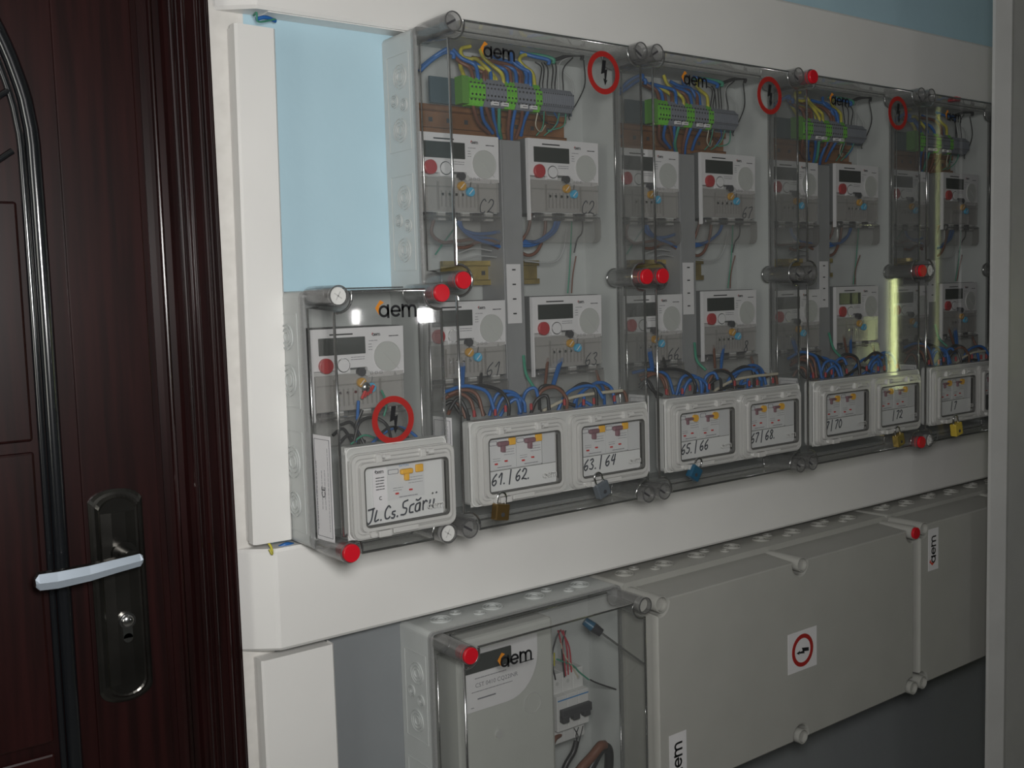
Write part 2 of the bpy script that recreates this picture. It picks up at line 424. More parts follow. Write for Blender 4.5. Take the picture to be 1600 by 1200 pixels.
# ------------------------------------------------------------------ door
def door_mat(name, a, b, rough, coat):
    m, nt, bs = nodes(name); N = nt.nodes; L = nt.links
    tc = N.new('ShaderNodeTexCoord'); mp = N.new('ShaderNodeMapping'); mp.inputs['Scale'].default_value = (60, 60, 3)
    t = N.new('ShaderNodeTexNoise'); t.inputs['Scale'].default_value = 1.5; t.inputs['Detail'].default_value = 8
    r = N.new('ShaderNodeValToRGB'); r.color_ramp.elements[0].color = (*a, 1); r.color_ramp.elements[1].color = (*b, 1)
    r.color_ramp.elements[0].position = .35; r.color_ramp.elements[1].position = .65
    L.new(tc.outputs['Object'], mp.inputs[0]); L.new(mp.outputs[0], t.inputs['Vector']); L.new(t.outputs['Fac'], r.inputs[0]); L.new(r.outputs[0], bs.inputs['Base Color'])
    bs.inputs['Roughness'].default_value = rough; bs.inputs['Coat Weight'].default_value = coat; bs.inputs['Coat Roughness'].default_value = .12
    bs.inputs['Specular IOR Level'].default_value = .3
    return m
MAHOG = door_mat('mahogany_foil', (.010, .0026, .0026), (.022, .0050, .0048), .36, .08)
CASE = door_mat('glossy_mahogany_foil', (.008, .0022, .0022), (.018, .004, .004), .28, 1.0)
BEAD = mat('black_bead', (.008, .009, .011), .2, coat=.8, spec=.8)
SH = .0165
LY = .135
dr = MB()
leafx = [-1.31, -.370]
dr.box(-1.31, -.3527, LY, LY+.045, .0, 2.10, MAHOG)
door = dr.build('door_1', kind='structure')
# raised stile with a shallow groove beside the arch
p = MB(); p.box(-.448, -.3605, LY-.0045, LY, .05, 2.06, MAHOG, .0015); p.box(-1.23, -1.155, LY-.0045, LY, .05, 2.06, MAHOG, .0015)
p.build('stile', door)
bp = MB()
xa = at(60, 300, LY-.01).x
cx = -.84; hw = xa-cx
arch = [(xa, .12), (xa, 1.0), (xa, 1.50)] + [(cx+hw*math.cos(t), 1.545+(.36)*math.sin(t)) for t in [PI*k/24 for k in range(1, 24)]] + [(2*cx-xa, 1.50), (2*cx-xa, .12)]
bp.tube([(x, LY-.001, z) for x, z in arch], .0085, BEAD, 12, 3)
bp.build('arch_bead', door)
bp = MB(); bp.tube([(x-.0125 if i < 3 else (cx+(x-cx)*.967 if i < len(arch)-2 else x+.0125), LY-.001, z if i < 3 else z-.008) for i, (x, z) in enumerate(arch)], .004, BEAD, 8, 3)
bp.build('inner_bead', door)
p = MB()
xl = xa-.022
for z0, z1, sl in ((.14, .872, 0), (.885, 1.222, 0), (1.234, 1.50, .0)):
    p.box(2*cx-xl, xl, LY-.006, LY, z0, z1, MAHOG, .003)
p.build('raised_panel', door)
p = MB()
for za in (1.535, 1.60):
    p.tube([(xl, LY-.002, za+.02), (xl-.03, LY-.002, za), (xl-.10, LY-.002, za-.035), (xl-.22, LY-.002, za-.05)], .0035, BEAD, 8)
p.build('fan_bead', door)
# casing with fluted profile
fl = MB()
x1 = -.284; x0 = -.369; base = .122
pts = [(x1, YW-.001), (x1, base+.006), (x1-.002, base)]
flutes = [(-.290, .0022), (-.2965, .0022), (-.303, .0030), (-.3185, .0032), (-.3255, .0022), (-.333, .0035)]
for fx, fr_ in flutes:
    pts += [(fx+fr_, base)] + [(fx+fr_*math.cos(t), base-fr_*math.sin(t)) for t in [PI*k/8 for k in range(1, 8)]] + [(fx-fr_, base)]
pts += [(-.342, base), (-.345, base+.006), (-.352, base+.007)]
pts += [(-.355+.003*math.cos(t), base+.009-.004*math.sin(t)) for t in [PI*k/6 for k in range(0, 7)]]
pts += [(-.362, base+.011), (-.369, base+.012), (-.369, YW-.001)]
k = len(pts)
pts = [(x+SH, y) for x, y in pts]
fl.add([(x, y, 0) for x, y in pts]+[(x, y, 2.22) for x, y in pts], [(i, (i+1) % k, k+(i+1) % k, k+i) for i in range(k)]+[list(range(k))[::-1], list(range(k, 2*k))], MAHOG)
fl.mats = [CASE]; fl.build('casing', door)
# lock plate, lever, cylinder
PLATE = mat('black_chrome', (.085, .082, .075), .24, metal=.9, noise=.3, nscale=15)
px0, px1 = -.4435, -.3815; pc = (px0+px1)/2; pz0, pz1 = .914, 1.168; ph = (px1-px0)/2
def plate_poly(i):
    top = [(pc+(ph-i)*math.cos(t), pz1-.016-i+(.017)*math.sin(t)*1.0) for t in [PI*k/14 for k in range(1, 14)]]
    return [(px1-i, pz0+.014+i), (px1-i, pz1-.012-i)]+top+[(px0+i, pz1-.012-i), (px0+i, pz0+.014+i)]+[(pc-(ph-i)*math.cos(t)*.98, pz0+.014+i-.016*math.sin(t)) for t in [PI*k/12 for k in range(1, 12)]]
lk = MB(); PY = LY-.0045
lk.shell([(plate_poly(.011), PY-.0085), (plate_poly(.009), PY-.0095), (plate_poly(.006), PY-.006), (plate_poly(.003), PY-.0055), (plate_poly(0), PY-.003), (plate_poly(0), PY)], PLATE, smooth=False)
fz0, fz1 = pz0+.022, pz1-.026
vs = [(pc+a, PY-.0086-b, z) for z in (fz0, fz1) for a, b in ((-.0195, 0), (-.008, .0026), (.008, .0026), (.0195, 0))]
lk.add(vs, [(0, 1, 5, 4), (1, 2, 6, 5), (2, 3, 7, 6), (0, 3, 2, 1), (4, 5, 6, 7)], PLATE)
lock = lk.build('lock_plate', door, label='dark polished lock plate')
hz = at(205, 880, PY-.045)
hub = (pc+.003, PY, hz.z+.006)
lv = MB()
lv.cyl((hub[0], PY-.008, hub[2]), (hub[0], PY-.018, hub[2]), .014, PLATE, n=24); lv.cyl((hub[0], PY-.016, hub[2]), (hub[0], PY-.045, hub[2]), .0085, PLATE, n=16)
e = at(55, 912, PY-.05)
LEVER_SHEEN = mat('lever_sheen_blue', (.40, .46, .53), .32, metal=.35)  # light blue reflection on the lever face, put into the colour
hx = hub[0]+.008; dxl = e.x-hx
path = [(hx+.002, hub[2]-.002, .005), (hx-.001, hub[2]-.003, .0088), (hx+dxl*.25, hub[2]-.0055, .0095), (hx+dxl*.5, hub[2]-.0085, .0105), (hx+dxl*.8, e.z-.001, .0112), (e.x+.004, e.z, .0108), (e.x, e.z, .005)]
vs = []
for (x, z, h) in path:
    for yy, zz in ((-.052, -h*.75), (-.0545, 0), (-.052, h*.9), (-.044, h), (-.040, 0), (-.044, -h)): vs.append((x, PY+yy, z+zz))
fs = []
fm = []
for i in range(len(path)-1):
    for q in range(6): fs.append((i*6+q, i*6+(q+1) % 6, (i+1)*6+(q+1) % 6, (i+1)*6+q))
lv.add(vs, [f for j, f in enumerate(fs) if j % 6 in (0, 1)]+[(0, 1, 2), ], LEVER_SHEEN)
lv.add(vs, [f for j, f in enumerate(fs) if j % 6 not in (0, 1)]+[(0, 2, 3, 4, 5), tuple(range(36, 42))], PLATE)
lv.build('lever_handle', lock, label='dark lever handle with pale blue reflection painted on its face')
cy = at(197, 968, PY-.01)
c = MB()
c.cyl((cy.x, PY-.008, cy.z), (cy.x, PY-.016, cy.z), .0095, CHROME, n=20); c.box(cy.x-.0055, cy.x+.0055, PY-.015, PY-.008, cy.z-.021, cy.z, CHROME)
c.cyl((cy.x, PY-.008, cy.z-.021), (cy.x, PY-.015, cy.z-.021), .0055, CHROME, n=16); c.sphere((cy.x, PY-.017, cy.z), .0075, CHROME, sc_=(1, .5, 1))
c.build('lock_cylinder', lock)

# ------------------------------------------------------------------ cable trunking
def trunk_h(name, label, x0, xe, z0, z1, y, zl, seam=None):
    """horizontal trunking: front cover with a folded end running back to the wall on the left"""
    r = .004
    T = thing(name, label, 'cable trunking', (xe/2, YW, z0))
    def loc(o): o.location = (-xe/2, -YW, -z0)
    P = [(xe, YW-.001), (xe, y)]
    P += [(x0+.004, y), (x0+.001, y+.0008), (x0-.002, y+.0028)]
    P += [(x0-.038, YW-.004), (x0-.0395, YW-.001)]
    k = len(P); inset = [(a+(r*.6 if a < 0 else 0), b+(r*.7 if b < YW-.002 else 0)) for a, b in P]
    mb = MB(); vs = [(a, b, z0) for a, b in inset]+[(a, b, z0+r) for a, b in P]+[(a, b, z1-r) for a, b in P]+[(a, b, z1) for a, b in inset]
    fs = []
    for lv_ in range(3):
        for i in range(k-1): fs.append((lv_*k+i, lv_*k+i+1, (lv_+1)*k+i+1, (lv_+1)*k+i))
    fs += [list(range(k))[::-1], list(range(3*k, 4*k)), (0, k, 2*k, 3*k), (k-1, 4*k-1, 3*k-1, 2*k-1)]
    mb.add(vs, fs, DUCT); loc(mb.build('cover', T))
    b = MB(); b.box(x0+.02, xe, y+.006, YW-.001, z0-.0012, z0-.0001, DUCT); loc(b.build('base_tray', T))
    return T
TY = .113
trunk_h('cable_trunking', 'wide white cable trunking running level above the clear meter cabinets', -.214, 3.6, 1.742, 1.893, TY, 0)
trunk_h('cable_trunking', 'wide white cable trunking between the clear upper cabinets and the lower grey ones', -.224, 3.6, .932, 1.066, TY, 0)
def trunk_v(label, x0, x1, z0, z1, y):
    T = thing('cable_trunking', label, 'cable trunking', ((x0+x1)/2, YW, z0))
    L_ = (-(x0+x1)/2, -YW, -z0)
    mb = MB(); mb.box(x0+.0015, x1-.0015, y+.004, YW-.001, z0+.002, z1-.002, DUCT); mb.build('base_tray', T).location = L_
    mb = MB()
    P = [(x0, YW-.012), (x0, y+.003), (x0+.003, y), (x1-.003, y), (x1, y+.003), (x1, YW-.012)]
    P = P+[(a+(.0012 if a < (x0+x1)/2 else -.0012), b+.0012) for a, b in P[::-1]]; k = len(P)
    mb.add([(a, b, z0) for a, b in P]+[(a, b, z1) for a, b in P], [(i, (i+1) % k, k+(i+1) % k, k+i) for i in range(k)]+[list(range(k))[::-1], list(range(k, 2*k))], DUCT)
    mb.build('cover', T).location = L_
    return T
VT = trunk_v('slim upright white cable trunking against the light blue wall beside the door', -.2480, -.1945, 1.074, 1.722, .119)
VT.rotation_euler = (0, .0150, 0)
trunk_v('upright white cable trunking on the dark grey lower wall beside the door', -.2465, -.1435, .35, .923, .117)

# ------------------------------------------------------------------ wires
def wire(pts, mt, r, label, group, cat='wire', name='wire', dx=0):
    P = [Vector(p) + Vector((dx, 0, 0)) for p in pts]
    o = P[0]
    mb = MB().tube([p-o for p in P], r, mt, 7)
    ob = mb.build(name); ob.location = o; ob['label'] = label; ob['category'] = cat; ob['group'] = group
    return ob
wire([at(396, 24, .125), at(401, 20, .112), at(404, 34, .114), at(430, 30, .125)], WG, .0012, 'dark green wire end poking out above the slim upright trunking', 'loose wire ends at the upper trunking joint')
wire([at(400, 30, .128), at(415, 27, .126), at(431, 33, .128)], WB, .0025, 'blue wire showing in the joint above the slim upright trunking', 'blue wire in the upper trunking joint')
wire([at(418, 846, .125), at(424, 856, .116), at(425, 866, .1115), at(421, 858, .114)], WY, .0016, 'yellow green wire tip hanging out of the joint below the slim upright trunking', 'yellow wire tip at the lower trunking joint')
wire([at(436, 855, .128), at(448, 850, .125), at(458, 851, .128)], WB, .0028, 'blue wire lying in the joint on top of the middle trunking', 'blue wire in the lower trunking joint')
wire([at(428, 858, .126), at(440, 856, .124), at(452, 855, .126)], WG, .002, 'green wire lying in the joint on top of the middle trunking', 'green wire in the lower trunking joint')

# ================================================================== CABINETS
YS = .068          # lid / base seam
def outline(W, H, e, tubes, rp, ex, ez):
    """lid outline around the tube pockets, local: x 0..W, z 0..-H at tube centres; clockwise from top-left"""
    c = math.sqrt
    pts = []
    def pocket(cx, cz, a0, a1, n=8):
        for k in range(n+1):
            t = math.radians(a0+(a1-a0)*k/n); pts.append((cx+rp*math.cos(t), cz+rp*math.sin(t)))
    al = math.degrees(math.asin(ex/rp)); az = math.degrees(math.asin(ez/rp))
    # go counter-clockwise seen from the front: start left side going down
    pocket(0, 0, az, -90-al) if 'tl' in tubes else pts.append((-ex, ez))
    if 'ml' in tubes: pocket(0, -H/2, 90+al, -90-al, 12)
    pocket(0, -H, 90+al, -az)
    if 'mb' in tubes: pocket(W/2, -H, 180+az, -az, 12)
    pocket(W, -H, 180+az, 90-al)
    if 'mr' in tubes: pocket(W, -H/2, -90+al, -270-al+0, 12)
    pocket(W, 0, -90+al, -180-az)
    if 'mt' in tubes: pocket(W/2, 0, az, -180-az, 12)
    return pts
def inset(poly, d):
    n = len(poly); out = []
    for i in range(n):
        a = Vector(poly[i-1]); b = Vector(poly[i]); c = Vector(poly[(i+1) % n])
        e1 = (b-a); e2 = (c-b)
        if e1.length < 1e-9 or e2.length < 1e-9: out.append(tuple(b)); continue
        e1.normalize(); e2.normalize()
        nn = Vector((-e1.y, e1.x))+Vector((-e2.y, e2.x))
        if nn.length < 1e-6: out.append(tuple(b)); continue
        nn.normalize(); out.append(tuple(b+nn*d))
    return out
def knock_rings(mb, cluster, place, mt):
    """round cable knock-outs: place(a, b) -> sheet matrix; ring profile stands 1 mm proud"""
    for (a, b, r) in cluster:
        M = place(a, b)
        for q in (r, r*.72, r*.42):
            mb.ring(circ(0, 0, q, 20), circ(0, 0, q-.0013, 20), -.0018, 0, mt, M)
def frame_lines(mb, a0, a1, b0, b1, place, mt, t=.001):
    M = place(0, 0)
    mb.ring([(a0, b0), (a1, b0), (a1, b1), (a0, b1)], [(a0+t, b0+t), (a1-t, b0+t), (a1-t, b1-t), (a0+t, b1-t)], -.0008, 0, mt, M)
TOPC = {'r': 'red', 's': 'slot', 'w': 'white', 'n': 'none', 'x': 'cross'}
def cabinet(name, label, x, z, W, H, tubes, clear_=True, plugs={}, knock='tall', body=None, bez=.0075, draft=.0055, cat='meter cabinet'):
    T = thing(name, label, cat, (x, YW, z-H))
    def fin(o): o.location = (0, -YW, H); return o
    LM = CLEAR if clear_ else GREYW; TM = TUBE if clear_ else GREYW; RM = RIM if clear_ else GREYW
    BM = body or (GREY if clear_ else GREYW)
    ex, ez = .0160, bez
    # --- base
    mb = MB(); o_ = rr(-ex, W+ex, -H-ez, ez, .008); i_ = rr(-ex+.003, W+ex-.003, -H-ez+.003, ez-.003, .006)
    mb.ring(o_, i_, YS+.004, YW-.0005, BM)
    mb.prism(i_, YW-.004, YW-.0008, BM)
    S = lambda a, b: Matrix.Translation((-ex, a, b)) @ Matrix.Rotation(-PI/2, 4, 'Z')      # left side sheet: local x -> -y? handled by ring symmetry
    def side(a, b): return Matrix.Translation((-ex-.0000, a, b)) @ Matrix.Rotation(-PI/2, 4, 'Z')
    def top(a, b): return Matrix.Translation((a, b, ez)) @ Matrix.Rotation(-PI/2, 4, 'X')
    yc = (YS+.004+YW)/2
    if knock == 'tall' and x < .1:
        for zc in (-.085, -.245, -.405, -.565):
            if -zc > H: continue
            knock_rings(mb, [(yc-.006, zc+.034, .0165), (yc+.010, zc+.004, .009), (yc-.014, zc-.004, .009), (yc-.002, zc-.036, .0165)], side, BM)
            frame_lines(mb, -yc-.027+.0, -yc+.030, zc-.064, zc+.064, lambda a, b: side(0, 0), BM)
    elif knock == 'small':
        for zc in (-.05, -.105, -.21, -.265):
            knock_rings(mb, [(yc, zc, .021 if zc in (-.105, -.21) else .017)], side, BM)
        for a, b in ((-.14, -.02), (-.30, -.17)): frame_lines(mb, -yc-.027, -yc+.030, a, b, lambda p, q: side(0, 0), BM)
    if knock in ('wide', 'tall'):
        k = 0
        while .09+k*.17 < W+.02:
            xc = .075+k*.17
            knock_rings(mb, [(xc-.045, yc, .0165), (xc-.012, yc+.012, .009), (xc+.014, yc-.012, .009), (xc+.046, yc, .0165)], top, BM)
            k += 1
    fin(mb.build('base', T))
    # --- lid
    ol = outline(W, H, 0, tubes, .019, .0055, .006)
    mb = MB()
    mb.shell([(inset(ol, .004), .0000), (inset(ol, .0012), .0012), (ol, .0042), (inset(ol, -draft), YS)], LM, smooth=False)
    if clear_:
        q_ = inset(ol, .0016); mb.tube([(a, .0026, b) for a, b in q_+q_[:1]], .0018, EDGE, 8, 1)
        q_ = inset(ol, -draft*.9); mb.tube([(a, YS-.004, b) for a, b in q_+q_[:1]], .0011, EDGE, 6, 1)
        
    lid = fin(mb.build('lid', T))
    # flange between lid and base
    mb = MB()
    mb.ring(rr(-ex-.0004, W+ex+.0004, -H-ez-.0004, ez+.0004, .009), (rr(-.0105, W+.0105, -H-ez+.003, ez-.003, .004) if clear_ else rr(-.0070, W+.0070, -H-ez+.012, ez-.012, .003)), YS-.001, YS+.0008, RM)
    mb.ring(rr(-ex-.0004, W+ex+.0004, -H-ez-.0004, ez+.0004, .009), rr(-.0125, W+.0125, -H-ez+.004, ez-.004, .006), YS+.0008, YS+.0045, RM)
    fin(mb.build('sealing_rim', T, label='pale sealing rim' if clear_ else None))
    pos = {'tl': (0, 0), 'tr': (W, 0), 'bl': (0, -H), 'br': (W, -H), 'ml': (0, -H/2), 'mr': (W, -H/2), 'mt': (W/2, 0), 'mb': (W/2, -H)}
    for t in tubes:
        cx_, cz_ = pos[t]; mb = MB(); R0 = .0128
        mb.cyl((cx_, -.004, cz_), (cx_, YS, cz_), R0, TM, n=28, caps=False)
        mb.cyl((cx_, -.0035, cz_), (cx_, YS, cz_), R0-.0018, TM, n=28, caps=False)
        mb.ring(circ(cx_, cz_, R0), circ(cx_, cz_, R0-.0014), -.0048, -.0035, mat('tube_rim_dark', (.10, .10, .10), .25) if clear_ else GREYW)
        tb = fin(mb.build('screw_tube', T))
        pl = plugs.get(t, 's' if clear_ else 'n'); c = MB()
        if pl == 'r':
            c.cyl((cx_, -.009, cz_), (cx_, .001, cz_), .0112, RED, n=24); c.cyl((cx_, -.0098, cz_), (cx_, -.009, cz_), .0105, RED, r1=.0112, n=24)
            c.cyl((cx_, .001, cz_), (cx_, .014, cz_), .0103, clear('red_stem', (.9, .25, .3), .2, .05, milk=.4, milkcol=(.6, .05, .08)), n=20)
            c.build('sealing_cap', tb, label='red sealing cap')
        elif pl == 's':
            c.cyl((cx_, .004, cz_), (cx_, .012, cz_), .0108, clear('screw_head', (.7, .7, .7), .15, .08, milk=.35, milkcol=(.42, .42, .41)), n=24)
            a = .5 if t[1] == 'l' and t != 'bl' else -.55; M = sheet(cx_, .0038, cz_, -a)
            c.prism([(-.0095, -.0014), (.0095, -.0014), (.0095, .0014), (-.0095, .0014)], -.0008, 0, MDARK, M=M)
            c.build('lid_screw', tb, label='slotted smoky screw head')
        elif pl == 'w':
            c.cyl((cx_, -.002, cz_), (cx_, .006, cz_), .0105, mat('pale_screw', (.66, .66, .64), .35), n=24)
            for aa in (.6, 2.1):
                M = sheet(cx_, -.0021, cz_, aa); c.prism([(-.006, -.0007), (.006, -.0007), (.006, .0007), (-.006, .0007)], -.0003, 0, MBODY, M=M)
            c.build('lid_screw', tb, label='pale cross-slotted screw head')
        elif pl == 'n':
            c.cyl((cx_, .003, cz_), (cx_, .010, cz_), .0106, GREYW, n=24); c.build('lid_screw', tb)
    return T, fin
def add_brand(fin, T, x, z, size, y=-.0006, ang=0, **kw):
    mb = MB(); brand(mb, sheet(x, y, z, ang, size), **kw); return fin(mb.build('brand_mark', T))
def add_sign(fin, T, x, z, r=.030, ang=0, y=-.0006, plate=None):
    mb = MB()
    if plate: mb.box(x-plate[0]/2, x+plate[0]/2, y, y+.0005, z-plate[1]/2, z+plate[1]/2, WHITE)
    rp = mat('red_ring_print', (.36, .018, .015), .5)
    mb.ring(circ(x, z, r, 40), circ(x, z, r*.745, 40), y-.0005, y, rp)
    bolt(mb, sheet(x, y, z, ang), r*1.15); return fin(mb.build('warning_sign', T))

# --- hinged inspection flap (local x 0..w, z 0..-h), origin at top-left on the lid front
def flap(T, fin, x, z, w_, h_, marktext=None, mtsize=.006):
    F = MB(); o = rr(x, x+w_, z-h_, z, .012); i = rr(x+.019, x+w_-.014, z-h_+.016, z-.018, .005)
    o2 = rr(x+.002, x+w_-.002, z-h_+.002, z-.002, .010)
    F.ring(o, i, -.0055, .0005, FROST); F.ring(o2, rr(x+.006, x+w_-.006, z-h_+.006, z-.006, .008), -.0075, -.0055, FROST)
    F.ring(rr(x+.012, x+w_-.009, z-h_+.010, z-.012, .007), rr(x+.0165, x+w_-.0125, z-h_+.0145, z-.0165, .006), -.0105, -.0055, FROST)
    LN = mat('flap_edge_shade', (.30, .30, .29), .3)
    F.ring(rr(x+.0008, x+w_-.0008, z-h_+.0008, z-.0008, .011), rr(x+.0017, x+w_-.0017, z-h_+.0017, z-.0017, .010), -.0058, -.005, LN)
    F.ring(rr(x+.0065, x+w_-.0060, z-h_+.0065, z-.0068, .008), rr(x+.0072, x+w_-.0067, z-h_+.0072, z-.0075, .0075), -.0058, -.005, LN)
    F.ring(rr(x+.0108, x+w_-.0080, z-h_+.0088, z-.0108, .0075), rr(x+.0116, x+w_-.0088, z-h_+.0096, z-.0116, .007), -.0058, -.005, LN)
    fo = fin(F.build('inspection_flap', T, label='frosted hinged inspection flap'))
    zero = (0, 0, 0)
    g = MB(); g.ring(rr(x+.0165, x+w_-.0125, z-h_+.0145, z-.0165, .006), rr(x+.0180, x+w_-.0140, z-h_+.0160, z-.0180, .005), -.0110, -.002, mat('dark_gasket', (.09, .09, .085), .5))
    g.build('gasket', fo, label='thin dark gasket')
    p = MB(); p.shell([(rr(x+.0185, x+w_-.0145, z-h_+.0165, z-.0185, .005), -.0108), (rr(x+.0182, x+w_-.0142, z-h_+.0162, z-.0182, .005), -.0095)], PANE, smooth=False)
    EMB = mat('embossed_white', (.62, .62, .60), .5)
    brand(p, sheet(x+w_-.046, -.0110, z-h_+.026, 0, .0068), EMB, None, 0, .03, .13)
    p.build('pane', fo, label='clear window pane')
    for hx in (.30, .72):
        h = MB(); hx_ = x+w_*hx
        h.box(hx_-.011, hx_-.003, -.0115, -.004, z-.013, z-.003, FROST, .001); h.cyl((hx_+.0005, -.008, z-.008), (hx_+.0085, -.008, z-.008), .004, FROST, n=10)
        h.cyl((hx_-.003, -.009, z-.006), (hx_+.001, -.009, z-.006), .0025, MBODY, n=8)
        h.build('hinge', fo)
    l = MB(); l.box(x+w_*.22, x+w_*.34, -.013, -.004, z-h_+.001, z-h_+.009, FROST, .001); l.box(x+w_*.36, x+w_*.60, -.0115, -.005, z-h_+.003, z-h_+.0095, FROST, .001)
    l.cyl((x+w_*.17, -.0115, z-h_+.006), (x+w_*.17, -.005, z-h_+.006), .004, FROST, n=12)
    l.build('latch', fo)
    return fo
def flap_housing(T, fin, x0, x1, z0, z1, holes):
    """pale frosted tray that the flaps are set in, cut open behind each window"""
    hm = clear('housing_frost', (.7, .7, .7), .2, .05, milk=.72, milkcol=(.80, .80, .78))
    mb = MB(); mb.ring(rr(x0, x1, z0, z1, .008), rr(x0+.0015, x1-.0015, z0+.0015, z1-.0015, .007), -.0015, .018, hm)
    xs = x0
    for (a, b, c, d) in holes:
        mb.box(xs, a, .0008, .0022, z0, z1, hm); mb.box(a, b, .0008, .0022, z0, c, hm); mb.box(a, b, .0008, .0022, d, z1, hm); xs = b
    mb.box(xs, x1, .0008, .0022, z0, z1, hm)
    return fin(mb.build('flap_housing', T, label='pale frosted plastic tray around the inspection flaps'))
def side_label(T, fin, z0, z1, y0=.020, y1=.060, ce=False):
    mb = MB(); sx_ = lambda y: -.0059-.0052*y/YS
    mb.add([(sx_(y)-k, y, z) for k in (0, .0006) for y in (y0, y1) for z in (z0, z1)], [(0,1,3,2),(4,6,7,5),(0,4,5,1),(2,3,7,6),(0,2,6,4),(1,5,7,3)], WHITE)
    M = Matrix(((-.078, 1, 0, sx_((y0+y1)/2)-.0008), (0, 0, 1, (y0+y1)/2), (1, 0, 0, (z0+z1)/2), (0, 0, 0, 1)))
    M[0][0] = 0; M[0][2] = -.0765
    rng = random.Random(3)
    L_ = (z1-z0)/2; wd = (y1-y0)/2
    lines(mb, M, -L_*.8, L_*.5, wd*.75, 1, .003, BLACK, rng, .0006); lines(mb, M, -L_*.4, L_*.35, wd*.15, 2, .007, mat('grey_print', (.2, .2, .22), .6), rng, .0006)
    lines(mb, M, -L_*.8, L_*.8, -wd*.6, 1, .003, MATS['grey_print'], rng, .0006)
    mb.ring([(-L_*.93, -wd*.88), (L_*.93, -wd*.88), (L_*.93, wd*.88), (-L_*.93, wd*.88)], [(-L_*.92, -wd*.84), (L_*.92, -wd*.84), (L_*.92, wd*.84), (-L_*.92, wd*.84)], -.0002, .0002, MATS['grey_print'], M)
    if ce: text_mesh(mb, 'CE', .012, M @ Matrix.Translation((-.012, -.0004, -.004)), BLACK)
    f = MB()
    fin(mb.build('side_label', T, label='white printed label on the side'))

